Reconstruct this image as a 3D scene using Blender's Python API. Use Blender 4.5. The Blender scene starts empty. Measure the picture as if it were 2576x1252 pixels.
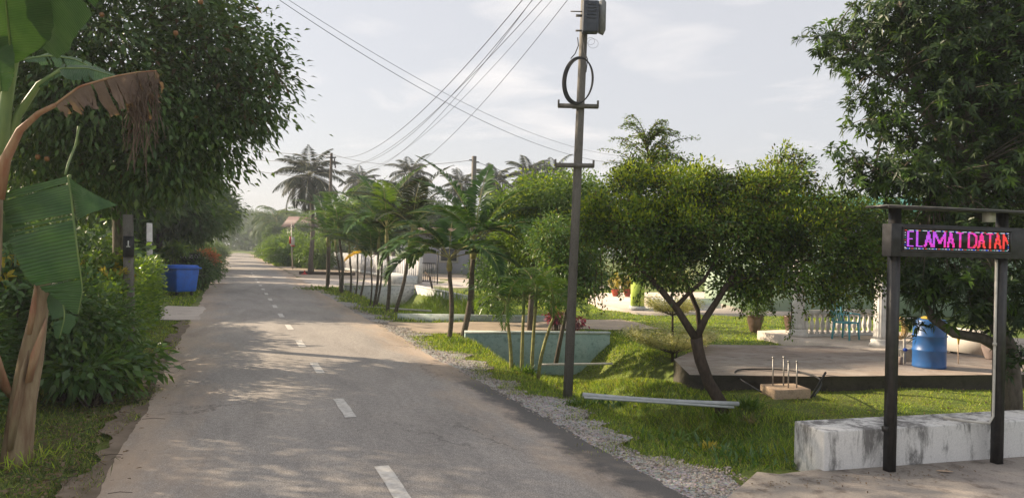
import bpy, math, random
import numpy as np
from math import sin, cos, pi, radians, sqrt

random.seed(7)
rng = np.random.default_rng(7)
scene = bpy.context.scene
COL = scene.collection

# ------------------------------------------------------------------ camera
F, CX, CY, CAMH, ROLL = 1874.0, 1288.0, 626.0, 2.1, radians(1.25)
cam_d = bpy.data.cameras.new('camera')
cam_d.sensor_width = 36.0
cam_d.lens = 36.0 * F / 2576.0
cam_d.clip_start = 0.05
cam_d.clip_end = 3000
cam = bpy.data.objects.new('camera', cam_d)
COL.objects.link(cam)
cam.location = (0, 0, CAMH)
cam.rotation_mode = 'QUATERNION'
from mathutils import Matrix, Vector, Quaternion, Euler
cam.rotation_quaternion = (Matrix.Rotation(radians(90), 4, 'X') @ Matrix.Rotation(ROLL, 4, 'Z')).to_quaternion()
scene.camera = cam

# ------------------------------------------------------------------ light
SUN_EL, SUN_AZ = radians(27), radians(18)       # azimuth: degrees ahead of pure left (-X towards +Y)
sdir = Vector((-cos(SUN_AZ) * cos(SUN_EL), sin(SUN_AZ) * cos(SUN_EL), sin(SUN_EL)))
sun_d = bpy.data.lights.new('sun', 'SUN')
sun_d.energy = 5.0
sun_d.angle = radians(0.6)
sun_d.color = (1.0, 0.82, 0.60)
sun = bpy.data.objects.new('sun', sun_d)
COL.objects.link(sun)
sun.rotation_mode = 'QUATERNION'
sun.rotation_quaternion = sdir.to_track_quat('Z', 'Y')

world = bpy.data.worlds.new('World')
scene.world = world
world.use_nodes = True
wt = world.node_tree
for n in list(wt.nodes): wt.nodes.remove(n)
def wn(t, **k):
    n = wt.nodes.new(t)
    for a, b in k.items(): setattr(n, a, b)
    return n
w_out = wn('ShaderNodeOutputWorld'); w_bg = wn('ShaderNodeBackground')
sky = wn('ShaderNodeTexSky', sky_type='NISHITA')
sky.sun_disc = False
sky.sun_elevation = SUN_EL
sky.sun_rotation = math.atan2(sdir.x, sdir.y)
sky.altitude = 0; sky.air_density = 1.0; sky.dust_density = 2.2; sky.ozone_density = 1.5
tc = wn('ShaderNodeTexCoord')
sep = wn('ShaderNodeSeparateXYZ'); wt.links.new(tc.outputs['Generated'], sep.inputs[0])
zz = wn('ShaderNodeMath', operation='ADD'); wt.links.new(sep.outputs['Z'], zz.inputs[0]); zz.inputs[1].default_value = 0.12
dv = wn('ShaderNodeVectorMath', operation='SCALE')
inv = wn('ShaderNodeMath', operation='DIVIDE'); inv.inputs[0].default_value = 1.0; wt.links.new(zz.outputs[0], inv.inputs[1])
wt.links.new(tc.outputs['Generated'], dv.inputs[0]); wt.links.new(inv.outputs[0], dv.inputs['Scale'])
mp = wn('ShaderNodeMapping'); mp.inputs['Scale'].default_value = (1.2, 1.5, 1.0); mp.inputs['Rotation'].default_value = (0, 0, radians(25)); mp.inputs['Location'].default_value = (3.1, 1.7, 0)
wt.links.new(dv.outputs[0], mp.inputs[0])
nz = wn('ShaderNodeTexNoise'); nz.inputs['Scale'].default_value = 1.3; nz.inputs['Detail'].default_value = 7; nz.inputs['Roughness'].default_value = 0.55; nz.inputs['Distortion'].default_value = 0.35
wt.links.new(mp.outputs[0], nz.inputs['Vector'])
cr = wn('ShaderNodeValToRGB'); cr.color_ramp.elements[0].position = 0.50; cr.color_ramp.elements[1].position = 0.72
cr.color_ramp.elements[0].color = (0.0,) * 3 + (1,); cr.color_ramp.elements[1].color = (0.75,) * 3 + (1,)
wt.links.new(nz.outputs[0], cr.inputs[0])
veil = wn('ShaderNodeMix', data_type='RGBA'); veil.inputs[0].default_value = 0.74
veil.inputs[7].default_value = (5.3, 5.2, 5.3, 1)
wt.links.new(sky.outputs[0], veil.inputs[6])
cl = wn('ShaderNodeMix', data_type='RGBA'); cl.inputs[7].default_value = (6.9, 6.6, 6.45, 1)
wt.links.new(cr.outputs[0], cl.inputs[0]); wt.links.new(veil.outputs[2], cl.inputs[6])
wt.links.new(cl.outputs[2], w_bg.inputs['Color'])
w_bg.inputs['Strength'].default_value = 0.084
wt.links.new(w_bg.outputs[0], w_out.inputs[0])

scene.view_settings.view_transform = 'Standard'
scene.view_settings.look = 'None'
scene.view_settings.exposure = 0.92
scene.view_settings.gamma = 1.0
scene.cycles.max_bounces = 6
scene.cycles.diffuse_bounces = 3
scene.cycles.transmission_bounces = 4
scene.cycles.transparent_max_bounces = 8
scene.cycles.volume_bounces = 0
scene.cycles.sample_clamp_indirect = 4

# ------------------------------------------------------------------ projection helpers (level frame)
_c, _s = cos(ROLL), sin(ROLL)
def lv(px, py):
    dx, dy = px - CX, py - CY
    return dx * _c + dy * _s, -dx * _s + dy * _c
def P(px, py, d):
    x, y = lv(px, py)
    return np.array((x / F * d, d, CAMH - y / F * d))
def G(px, py, z=0.0):
    x, y = lv(px, py)
    d = F * (CAMH - z) / y
    return np.array((x / F * d, d, z))
# road frame: u along, v to the right of the centre line
RD = np.array((-0.3528, 0.9357)); RN = np.array((0.9357, 0.3528)); RO = np.array((1.48, 0.0))
def uv(x, y):
    x = np.asarray(x, float) - RO[0]; y = np.asarray(y, float)
    return x * RD[0] + y * RD[1], x * RN[0] + y * RN[1]
def xy(u, v):
    u = np.asarray(u, float); v = np.asarray(v, float)
    return RO[0] + u * RD[0] + v * RN[0], u * RD[1] + v * RN[1]
def sm(a, b, x):
    t = np.clip((np.asarray(x, float) - a) / (b - a), 0, 1)
    return t * t * (3 - 2 * t)
def terr_uv(u, v):
    u = np.asarray(u, float); v = np.asarray(v, float)
    z = np.full(np.broadcast(u, v).shape, -0.03)
    ditch = sm(3.4, 4.3, v) * (1 - sm(4.8, 5.8, v))
    ditch2 = sm(3.8, 4.4, v) * (1 - sm(6.7, 7.75, v))
    near = sm(7.3, 8.6, u) * (1 - sm(11.0, 17.0, u))
    mid = sm(11.0, 17.0, u) * (1 - sm(18.55, 18.75, u))
    far = sm(22.2, 22.6, u) * (1 - sm(38.6, 39.2, u))
    z = z - 0.62 * ditch * near - 0.85 * ditch2 * (mid + far)
    z = z - 0.13 * sm(5.2, 6.4, v) * (1 - sm(17.0, 19.0, u)) * sm(7.0, 8.4, u)
    z = z - 0.05 * sm(2.4, 3.4, v) * (1 - sm(60, 70, u))
    z = z + 0.10 * sm(-2.6, -4.5, v) * 1.0 + 0.025 * np.sin(u * 1.7 + v) * sm(2.8, 4.2, np.abs(v)) + 0.02 * np.sin(v * 2.3 - u * .8) * sm(2.8, 4.2, np.abs(v))
    z = z - 0.02 * sm(0, 60, u) * (u - 60) * 0
    return z
def terr(x, y):
    u, v = uv(x, y)
    return terr_uv(u, v)
def GT(px, py):                       # pixel to a point on the terrain
    z = 0.0
    for _ in range(12):
        p = G(px, py, z); z = float(terr(p[0], p[1])) * 0.6 + z * 0.4
    p[2] = float(terr(p[0], p[1]))
    return p

# ------------------------------------------------------------------ materials
def mat(name):
    m = bpy.data.materials.new(name); m.use_nodes = True
    nt = m.node_tree
    for n in list(nt.nodes): nt.nodes.remove(n)
    return m, nt
def mk(nt, t, **k):
    n = nt.nodes.new(t)
    for a, b in k.items(): setattr(n, a, b)
    return n
def ramp(nt, src, stops):
    r = mk(nt, 'ShaderNodeValToRGB'); e = r.color_ramp.elements
    while len(e) < len(stops): e.new(0.5)
    for el, (p, c) in zip(e, stops):
        el.position = p; el.color = (c, c, c, 1) if not hasattr(c, '__len__') else tuple(c) + (1,)
    nt.links.new(src, r.inputs[0])
    return r.outputs[0]
def noise(nt, scale, detail=4, rough=.55, coord='Object', sc=(1, 1, 1), dist=0.0, out=0):
    t = mk(nt, 'ShaderNodeTexCoord'); m = mk(nt, 'ShaderNodeMapping'); m.inputs['Scale'].default_value = sc
    nt.links.new(t.outputs[coord], m.inputs[0])
    n = mk(nt, 'ShaderNodeTexNoise'); n.inputs['Scale'].default_value = scale; n.inputs['Detail'].default_value = detail
    n.inputs['Roughness'].default_value = rough; n.inputs['Distortion'].default_value = dist
    nt.links.new(m.outputs[0], n.inputs['Vector'])
    return n.outputs[out]
def mix(nt, f, a, b, mode='MIX'):
    m = mk(nt, 'ShaderNodeMix', data_type='RGBA', blend_type=mode)
    for sock, val in ((m.inputs[0], f), (m.inputs[6], a), (m.inputs[7], b)):
        if isinstance(val, bpy.types.NodeSocket): nt.links.new(val, sock)
        elif hasattr(val, '__len__'): sock.default_value = tuple(val) + (1,)
        else: sock.default_value = val
    return m.outputs[2]
def finish(nt, color, rough=.8, bump=None, bstr=.3, bdist=.02, metal=0.0, spec=.3, coat=0):
    b = mk(nt, 'ShaderNodeBsdfPrincipled'); o = mk(nt, 'ShaderNodeOutputMaterial')
    if isinstance(color, bpy.types.NodeSocket): nt.links.new(color, b.inputs['Base Color'])
    else: b.inputs['Base Color'].default_value = tuple(color) + (1,)
    if isinstance(rough, bpy.types.NodeSocket): nt.links.new(rough, b.inputs['Roughness'])
    else: b.inputs['Roughness'].default_value = rough
    b.inputs['Metallic'].default_value = metal
    b.inputs['Specular IOR Level'].default_value = spec
    if bump is not None:
        bp = mk(nt, 'ShaderNodeBump'); bp.inputs['Strength'].default_value = bstr; bp.inputs['Distance'].default_value = bdist
        nt.links.new(bump, bp.inputs['Height']); nt.links.new(bp.outputs[0], b.inputs['Normal'])
    nt.links.new(b.outputs[0], o.inputs[0])
    return b
def simple(name, c1, c2=None, scale=6, rough=.7, metal=0, spec=.3, bump=.2, sc=(1, 1, 1), lo=.35, hi=.65, detail=5):
    m, nt = mat(name)
    c2 = c2 or tuple(x * .7 for x in c1)
    n = noise(nt, scale, detail, .6, sc=sc)
    col = mix(nt, ramp(nt, n, [(lo, 0.0), (hi, 1.0)]), c1, c2)
    finish(nt, col, rough, n, bump, .01, metal, spec)
    return m
def leafmat(name, cols, trans=.35, rough=.45, spec=.35, tboost=1.6):
    """per-leaf colour from the random value of each mesh island"""
    m, nt = mat(name)
    g = mk(nt, 'ShaderNodeNewGeometry')
    n = len(cols)
    col = ramp(nt, g.outputs['Random Per Island'], [(i / max(1, n - 1), c) for i, c in enumerate(cols)])
    p = mk(nt, 'ShaderNodeBsdfPrincipled'); p.inputs['Roughness'].default_value = rough; p.inputs['Specular IOR Level'].default_value = spec
    nt.links.new(col, p.inputs['Base Color'])
    t = mk(nt, 'ShaderNodeBsdfTranslucent')
    tcol = mix(nt, 1.0, col, (tboost * 1.15, tboost * 1.05, tboost * .35), 'MULTIPLY')
    nt.links.new(tcol, t.inputs['Color'])
    ms = mk(nt, 'ShaderNodeMixShader'); ms.inputs[0].default_value = trans
    nt.links.new(p.outputs[0], ms.inputs[1]); nt.links.new(t.outputs[0], ms.inputs[2])
    o = mk(nt, 'ShaderNodeOutputMaterial'); nt.links.new(ms.outputs[0], o.inputs[0])
    return m
def emis(name, c, s=1.0):
    m, nt = mat(name)
    e = mk(nt, 'ShaderNodeEmission'); e.inputs[0].default_value = tuple(c) + (1,); e.inputs[1].default_value = s
    o = mk(nt, 'ShaderNodeOutputMaterial'); nt.links.new(e.outputs[0], o.inputs[0])
    return m

M = {}
# asphalt: UV = (u, v) in metres
m, nt = mat('asphalt')
big = noise(nt, .55, 5, .6, 'UV', (.5, 1.2, 1)); fine = noise(nt, 75, 3, .75, 'UV')
c = mix(nt, ramp(nt, big, [(.35, 0.0), (.7, 1.0)]), (.285, .262, .240), (.375, .338, .300))
c = mix(nt, .8, c, ramp(nt, noise(nt, 14, 5, .75, 'UV'), [(.32, .72), (.5, 1.0), (.68, 1.28)]), 'MULTIPLY')
c = mix(nt, .8, c, ramp(nt, fine, [(.30, .35), (.5, .95), (.70, 1.9)]), 'MULTIPLY')
tcn = mk(nt, 'ShaderNodeTexCoord'); sp = mk(nt, 'ShaderNodeSeparateXYZ'); nt.links.new(tcn.outputs['UV'], sp.inputs[0])
av = mk(nt, 'ShaderNodeMath', operation='ABSOLUTE'); nt.links.new(sp.outputs['Y'], av.inputs[0])
dn = noise(nt, 1.1, 6, .65, 'UV', (.6, 1.5, 1))
ad = mk(nt, 'ShaderNodeMath', operation='MULTIPLY_ADD'); nt.links.new(dn, ad.inputs[0]); ad.inputs[1].default_value = 2.6; nt.links.new(av.outputs[0], ad.inputs[2])
dust = ramp(nt, ad.outputs[0], [(0, 0.0), (1, 0.0)])
mr = mk(nt, 'ShaderNodeMapRange'); mr.inputs['From Min'].default_value = 2.7; mr.inputs['From Max'].default_value = 4.0; nt.links.new(ad.outputs[0], mr.inputs[0])
dm = mk(nt, 'ShaderNodeMath', operation='MULTIPLY'); nt.links.new(mr.outputs[0], dm.inputs[0]); dm.inputs[1].default_value = .75
c = mix(nt, dm.outputs[0], c, (.50, .37, .26))
def mr_(src, a, b):
    q = mk(nt, 'ShaderNodeMapRange', interpolation_type='SMOOTHSTEP'); q.inputs['From Min'].default_value = a; q.inputs['From Max'].default_value = b; nt.links.new(src, q.inputs[0]); return q.outputs[0]
def mul_(a, b):
    q = mk(nt, 'ShaderNodeMath', operation='MULTIPLY'); nt.links.new(a, q.inputs[0]); nt.links.new(b, q.inputs[1]); return q.outputs[0]
vn = mk(nt, 'ShaderNodeMath', operation='MULTIPLY_ADD'); nt.links.new(noise(nt, 2.2, 7, .7, 'UV'), vn.inputs[0]); vn.inputs[1].default_value = .9; nt.links.new(sp.outputs['Y'], vn.inputs[2])
pm = mul_(mul_(mr_(vn.outputs[0], 2.32, 2.62), mr_(sp.outputs['X'], 2.0, 5.0)), mr_(sp.outputs['X'], 13.5, 11.0))
c = mix(nt, pm, c, mix(nt, ramp(nt, fine, [(.3, 0.0), (.7, 1.0)]), (.075, .07, .068), (.16, .15, .14)))
trk = mul_(mr_(sp.outputs['X'], 6.5, 7.5), mr_(sp.outputs['X'], 3.0, 1.0))
stn = noise(nt, .9, 5, .65, 'UV', (.35, 1.4, 1), .4); c = mix(nt, .55, c, ramp(nt, stn, [(.36, .72), (.5, 1.0), (.66, 1.18)]), 'MULTIPLY')
crk = mk(nt, 'ShaderNodeTexVoronoi', feature='DISTANCE_TO_EDGE'); crk.inputs['Scale'].default_value = .33
mpc = mk(nt, 'ShaderNodeMapping'); mpc.inputs['Scale'].default_value = (.45, 1, 1)
nsd = noise(nt, 1.5, 5, .7, 'UV', out=1)
vadd = mk(nt, 'ShaderNodeVectorMath', operation='ADD'); nt.links.new(tcn.outputs['UV'], vadd.inputs[0]); nt.links.new(nsd, vadd.inputs[1])
nt.links.new(vadd.outputs[0], mpc.inputs[0]); nt.links.new(mpc.outputs[0], crk.inputs['Vector'])
cf = ramp(nt, crk.outputs['Distance'], [(.0, .55), (.007, 1.0)])
cmask = noise(nt, .4, 2, .5, 'UV'); cf2 = mix(nt, ramp(nt, cmask, [(.5, 0.0), (.58, 1.0)]), (1, 1, 1), cf)
c = mix(nt, 1.0, c, cf2, 'MULTIPLY')
finish(nt, c, .82, fine, .35, .006)
M['asphalt'] = m
M['patch'] = simple('dark_asphalt', (.085, .08, .078), (.16, .15, .145), 22, .85, bump=.5, lo=.3, hi=.75)
M['paint'] = simple('road_paint', (.66, .63, .58), (.42, .39, .35), 14, .7, bump=.1, lo=.42, hi=.72)
m, nt = mat('gravel_ground')
n1 = noise(nt, 2.2, 6, .7); vz = mk(nt, 'ShaderNodeTexVoronoi'); vz.inputs['Scale'].default_value = 38
tt = mk(nt, 'ShaderNodeTexCoord'); nt.links.new(tt.outputs['Object'], vz.inputs['Vector'])
c = mix(nt, ramp(nt, n1, [(.4, 0.0), (.62, 1.0)]), (.34, .30, .26), (.32, .24, .17))
c = mix(nt, .6, c, vz.outputs['Color'], 'OVERLAY')
hs = mk(nt, 'ShaderNodeHueSaturation'); hs.inputs['Saturation'].default_value = .35; nt.links.new(c, hs.inputs['Color'])
finish(nt, hs.outputs[0], .9, vz.outputs['Distance'], .8, .02)
M['gravel'] = m
M['sand'] = simple('sandy_ground', (.46, .37, .28), (.33, .27, .21), 1.3, .9, bump=.4, detail=8)
m, nt = mat('grass_ground')
n1 = noise(nt, .5, 6, .6); n2 = noise(nt, 28, 4, .7)
c = mix(nt, ramp(nt, n1, [(.38, 0.0), (.65, 1.0)]), (.10, .16, .025), (.19, .21, .05))
c = mix(nt, .9, c, ramp(nt, n2, [(.3, .45), (.7, 1.5)]), 'MULTIPLY')
finish(nt, c, .9, n2, 1.0, .03)
M['ground'] = m
def concrete(name, c1, c2, c3, s=1.0, sc=(1, 1, 1)):
    m, nt = mat(name)
    a = noise(nt, 1.1 * s, 7, .65, sc=sc, dist=.6); b = noise(nt, 5 * s, 6, .7, sc=sc); f = noise(nt, 60, 3, .7)
    c = mix(nt, ramp(nt, a, [(.38, 0.0), (.62, 1.0)]), c1, c2)
    c = mix(nt, ramp(nt, b, [(.52, 0.0), (.68, .8)]), c, c3)
    c = mix(nt, .5, c, ramp(nt, f, [(.3, .6), (.7, 1.35)]), 'MULTIPLY')
    finish(nt, c, .85, f, .25, .006)
    return m
M['slab'] = concrete('weathered_slab', (.30, .24, .20), (.40, .35, .31), (.16, .125, .11), .7, (1, 1.6, 1))
M['apron'] = concrete('apron_concrete', (.34, .30, .27), (.46, .41, .36), (.14, .11, .09), .9)
M['path'] = concrete('pale_concrete', (.52, .45, .39), (.60, .53, .46), (.38, .32, .27), .4)
M['darkconc'] = concrete('dark_concrete', (.085, .075, .065), (.12, .105, .09), (.05, .045, .04), 1.5)
M['teal'] = concrete('teal_render', (.30, .44, .43), (.38, .50, .48), (.18, .26, .24), 1.4)
M['tealtop'] = concrete('pale_teal', (.42, .50, .47), (.5, .55, .52), (.25, .3, .28), 2)
M['greyrender'] = concrete('grey_white_render', (.40, .42, .42), (.55, .56, .55), (.14, .15, .15), 1.6)
M['block'] = concrete('tan_block', (.55, .40, .28), (.48, .36, .26), (.30, .22, .16), 2)
M['poleconc'] = concrete('pole_concrete', (.19, .175, .155), (.15, .14, .125), (.09, .085, .075), 2.2, (1, 1, .35))
m, nt = mat('mildewed_white')
a = noise(nt, 2.6, 9, .74, sc=(1.3, 1.3, .40), dist=.3); b = noise(nt, 9, 6, .75, sc=(1, 1, .3)); f = noise(nt, 70, 3, .7)
tz = mk(nt, 'ShaderNodeTexCoord'); sz = mk(nt, 'ShaderNodeSeparateXYZ'); nt.links.new(tz.outputs['Object'], sz.inputs[0])
mz = mk(nt, 'ShaderNodeMath', operation='MULTIPLY_ADD'); nt.links.new(sz.outputs['Z'], mz.inputs[0]); mz.inputs[1].default_value = .16; nt.links.new(a, mz.inputs[2])
c = mix(nt, ramp(nt, mz.outputs[0], [(.53, 0.0), (.63, .9)]), (.66, .65, .63), (.15, .145, .14))
c = mix(nt, ramp(nt, b, [(.55, 0.0), (.75, .55)]), c, (.10, .10, .10))
c = mix(nt, .3, c, ramp(nt, f, [(.3, .6), (.7, 1.35)]), 'MULTIPLY')
finish(nt, c, .85, f, .2, .005)
M['mildew'] = m
M['black'] = simple('black_paint', (.012, .012, .013), (.03, .028, .026), 18, .42, spec=.5, bump=.15)
M['blackplastic'] = simple('black_plastic', (.02, .02, .022), (.045, .045, .05), 9, .5, bump=.1)
M['darkpanel'] = simple('dark_screen', (.008, .008, .010), (.014, .013, .016), 40, .35, bump=.05)
M['whitepvc'] = simple('white_pvc', (.62, .60, .55), (.45, .43, .39), 12, .5, bump=.05)
M['greypvc'] = simple('grey_pvc', (.50, .52, .52), (.38, .40, .40), 8, .45, bump=.05)
M['steel'] = simple('galvanised_steel', (.42, .40, .38), (.30, .29, .28), 14, .45, metal=.6, bump=.05)
M['binblue'] = simple('blue_plastic', (.02, .15, .68), (.025, .12, .52), 4, .42, spec=.45, bump=.05)
M['drumblue'] = simple('drum_blue', (.02, .115, .36), (.03, .10, .28), 3, .40, spec=.5, bump=.05)
M['deepblue'] = simple('valve_blue', (.01, .06, .4), None, 5, .4)
M['chairblue'] = simple('turquoise_plastic', (.12, .42, .50), (.10, .36, .42), 5, .45)
M['yellowhose'] = simple('yellow_hose', (.62, .42, .16), (.5, .33, .12), 6, .5)
M['yellow'] = simple('yellow_plastic', (.60, .42, .04), (.5, .33, .05), 6, .5)
M['brownpot'] = simple('glazed_brown', (.085, .055, .042), (.15, .10, .075), 7, .35, spec=.5)
M['greypot'] = simple('grey_clay', (.22, .175, .16), (.30, .24, .22), 6, .7)
M['redpot'] = simple('red_clay', (.38, .065, .035), (.28, .05, .03), 6, .6)
M['white'] = simple('white_paint', (.70, .68, .64), (.52, .50, .47), 4, .6, bump=.1)
M['whitefence'] = simple('white_fence', (.62, .62, .63), (.48, .48, .50), 3, .6, bump=.05)
M['cream'] = simple('cream_render', (.60, .56, .50), (.50, .46, .41), 2, .8)
M['palegreen'] = simple('pale_green_render', (.42, .55, .42), (.36, .48, .37), 2, .8)
M['lime'] = simple('lime_paint', (.48, .62, .10), (.40, .52, .09), 4, .7)
M['lavender'] = simple('lavender_render', (.42, .43, .52), (.36, .37, .45), 2, .8)
M['tealroof'] = simple('teal_roof', (.07, .26, .24), (.06, .20, .19), 5, .5)
M['rustroof'] = simple('rusty_red_roof', (.17, .085, .075), (.15, .12, .115), 3, .7, sc=(1, 1, 1))
M['orangeroof'] = simple('orange_tile', (.45, .17, .08), (.35, .13, .06), 10, .7)
M['glassdark'] = simple('dark_glass', (.03, .035, .04), (.05, .055, .06), 2, .15, spec=.6)
M['ironblack'] = simple('dark_iron', (.03, .03, .035), (.05, .05, .05), 9, .5, bump=.1)
M['red'] = simple('red_plastic', (.55, .05, .04), None, 5, .5)
M['tan'] = simple('tan_paint', (.42, .30, .13), (.33, .24, .10), 5, .6)
M['signtext'] = simple('sign_white', (.75, .75, .72), (.6, .6, .58), 5, .6)
M['cardbox'] = simple('cabinet_grey', (.075, .085, .11), (.05, .055, .07), 7, .55, bump=.1)
M['cabpale'] = simple('cabinet_pale', (.20, .21, .215), (.26, .26, .26), 6, .5)
M['wire'] = simple('cable_black', (.04, .04, .042), (.06, .06, .06), 5, .6, bump=0)
M['bark'] = simple('dark_bark', (.085, .062, .045), (.045, .034, .026), 26, .9, sc=(1, 1, .3), bump=.9)
M['palebark'] = simple('pale_bark', (.30, .27, .24), (.16, .14, .12), 12, .9, sc=(1, 1, .4), bump=.6)
M['greybark'] = simple('grey_bark', (.16, .135, .11), (.09, .075, .06), 18, .9, sc=(1, 1, .4), bump=.7)
M['palmtrunk'] = simple('palm_trunk', (.14, .115, .085), (.07, .058, .045), 9, .85, sc=(.6, .6, 3.5), bump=.6)
M['palmgreen'] = simple('palm_stem_green', (.30, .30, .10), (.20, .17, .07), 7, .6, sc=(.5, .5, 3), bump=.2)
M['bananatrunk'] = simple('banana_stem', (.36, .29, .18), (.20, .125, .075), 4.5, .6, sc=(3.0, 3.0, .5), bump=.5, lo=.3, hi=.62)
M['bananasheath'] = simple('banana_sheath', (.30, .13, .075), (.40, .27, .16), 5, .6, sc=(2, 2, .5), bump=.3)
M['bananastalk'] = simple('banana_stalk', (.20, .27, .08), (.13, .20, .07), 6, .45, sc=(2, 2, .4), bump=.1)
M['rock'] = simple('stone', (.46, .43, .40), (.26, .24, .22), 9, .9, bump=.5)
def leafsheet(name, c1, c2, trans, rough=.38, stripes=30, tb=1.5):
    m, nt = mat(name)
    t = mk(nt, 'ShaderNodeTexCoord'); w = mk(nt, 'ShaderNodeTexWave'); w.wave_type = 'BANDS'; w.bands_direction = 'X'
    w.inputs['Scale'].default_value = stripes; w.inputs['Distortion'].default_value = 1.0
    nt.links.new(t.outputs['UV'], w.inputs['Vector'])
    n = noise(nt, 3, 4, .6)
    c = mix(nt, ramp(nt, n, [(.35, 0.0), (.68, 1.0)]), c1, c2)
    c = mix(nt, .7, c, ramp(nt, w.outputs['Fac'], [(0, .62), (.5, 1.0), (1, 1.3)]), 'MULTIPLY')
    p = mk(nt, 'ShaderNodeBsdfPrincipled'); p.inputs['Roughness'].default_value = rough; p.inputs['Specular IOR Level'].default_value = .4
    nt.links.new(c, p.inputs['Base Color'])
    bp = mk(nt, 'ShaderNodeBump'); bp.inputs['Strength'].default_value = .25; bp.inputs['Distance'].default_value = .01
    nt.links.new(w.outputs['Fac'], bp.inputs['Height']); nt.links.new(bp.outputs[0], p.inputs['Normal'])
    tr = mk(nt, 'ShaderNodeBsdfTranslucent'); nt.links.new(mix(nt, 1.0, c, (tb * 1.1, tb, tb * .4), 'MULTIPLY'), tr.inputs[0])
    ms = mk(nt, 'ShaderNodeMixShader'); ms.inputs[0].default_value = trans
    nt.links.new(p.outputs[0], ms.inputs[1]); nt.links.new(tr.outputs[0], ms.inputs[2])
    o = mk(nt, 'ShaderNodeOutputMaterial'); nt.links.new(ms.outputs[0], o.inputs[0])
    return m
M['bananaleaf'] = leafsheet('banana_leaf', (.030, .085, .028), (.065, .135, .05), .2, .42, 5)
M['deadleaf'] = leafsheet('dead_banana_leaf', (.22, .155, .125), (.13, .09, .07), .2, .8, tb=1.2)
L = {}
L['mango'] = leafmat('dark_glossy_leaves', [(0.046, 0.095, 0.034), (0.073, 0.131, 0.043), (0.095, 0.166, 0.046), (0.060, 0.110, 0.043), (0.149, 0.222, 0.060)], .24, .42, .38)
L['mangobrown'] = leafmat('brown_edged_leaves', [(.028, .05, .018), (.05, .07, .02), (.12, .07, .03)], .25, .45, .4)
L['rosette'] = leafmat('lance_leaves', [(0.021, 0.044, 0.015), (0.030, 0.059, 0.017), (0.039, 0.079, 0.020), (0.024, 0.049, 0.015), (0.079, 0.125, 0.023)], .32, .42, .38)
L['duranta'] = leafmat('small_green_leaves', [(0.073, 0.130, 0.033), (0.114, 0.195, 0.041), (0.130, 0.227, 0.041), (0.081, 0.146, 0.036), (0.227, 0.325, 0.041), (0.146, 0.106, 0.041), (0.065, 0.139, 0.045)], .30, .5, .25, 1.5)
L['durantalime'] = leafmat('lime_and_sunlit_leaves', [(.20, .28, .025), (.28, .34, .035), (.16, .24, .025)], .45, .5, .3)  # lime leaves, also used to colour in the wide tree's sunlit top
L['limetree'] = leafmat('mid_green_leaves', [(0.063, 0.127, 0.025), (0.092, 0.172, 0.034), (0.127, 0.218, 0.040), (0.057, 0.103, 0.023), (0.161, 0.253, 0.046)], .40, .45, .35)
L['shrub'] = leafmat('shrub_leaves', [(0.054, 0.119, 0.037), (0.085, 0.169, 0.044), (0.068, 0.144, 0.034), (0.119, 0.203, 0.051)], .30, .36, .5)
L['hedge'] = leafmat('hedge_leaves', [(0.143, 0.243, 0.036), (0.200, 0.315, 0.043), (0.100, 0.186, 0.036), (0.257, 0.358, 0.057)], .38, .45, .4)
L['orange'] = leafmat('orange_blossom', [(.45, .16, .07), (.5, .22, .12), (.35, .10, .05)], .3, .6)
L['yellowleaf'] = leafmat('yellow_leaves', [(.45, .36, .03), (.35, .30, .03), (.5, .42, .08)], .35, .5)
L['lilac'] = leafmat('lilac_flowers', [(.35, .33, .62), (.45, .42, .7)], .3, .6)
L['palm'] = leafmat('palm_leaflets', [(0.037, 0.093, 0.024), (0.053, 0.125, 0.029), (0.045, 0.106, 0.026), (0.093, 0.171, 0.033)], .26, .5, .22, 1.4)
L['palmlime'] = leafmat('lime_palm_leaflets', [(0.092, 0.184, 0.029), (0.138, 0.230, 0.034), (0.081, 0.161, 0.029)], .36, .5, .2, 1.4)
L['palmdark'] = leafmat('dark_palm_leaflets', [(0.021, 0.036, 0.015), (0.030, 0.045, 0.018), (0.024, 0.039, 0.018), (0.051, 0.045, 0.021)], .2, .6, .15, 1.2)
L['palmyellow'] = leafmat('yellow_palm_leaflets', [(.55, .40, .03), (.6, .46, .05), (.5, .34, .03)], .4, .5, .3)
L['far'] = leafmat('distant_leaves', [(0.060, 0.108, 0.042), (0.078, 0.132, 0.048), (0.054, 0.096, 0.036)], .3, .6, .2)
L['farlight'] = leafmat('distant_light_leaves', [(.09, .16, .04), (.12, .2, .05), (.075, .13, .035)], .35, .6, .2)
L['variegated'] = leafmat('variegated_leaves', [(.46, .46, .28), (.56, .55, .38), (.30, .34, .16), (.5, .5, .34)], .35, .5, .3)
L['grass'] = leafmat('grass_blades', [(0.226, 0.348, 0.035), (0.348, 0.487, 0.052), (0.279, 0.400, 0.043), (0.434, 0.539, 0.069), (0.453, 0.417, 0.139), (0.139, 0.226, 0.035)], .36, .5, .25, 1.5)
L['grassdark'] = leafmat('dark_grass', [(.055, .10, .025), (.07, .13, .03), (.09, .14, .035), (.12, .13, .06)], .35, .5, .3)  # darker blade greens, mixed at random with the lighter ones
L['tallgrass'] = leafmat('tall_grass', [(.12, .21, .03), (.17, .27, .035), (.09, .17, .025), (.20, .24, .06)], .38, .5, .25, 1.4)
L['drygrass'] = leafmat('dry_grass', [(.25, .20, .11), (.18, .15, .08), (.14, .16, .06), (.30, .25, .15)], .3, .7, .2)
L['litter'] = leafmat('leaf_litter', [(.14, .09, .05), (.20, .14, .08), (.10, .07, .045), (.26, .20, .13)], .15, .8, .2)
L['magenta'] = leafmat('magenta_leaves', [(.20, .03, .08), (.28, .05, .12), (.12, .03, .06), (.08, .06, .04)], .3, .5, .3)

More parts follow.
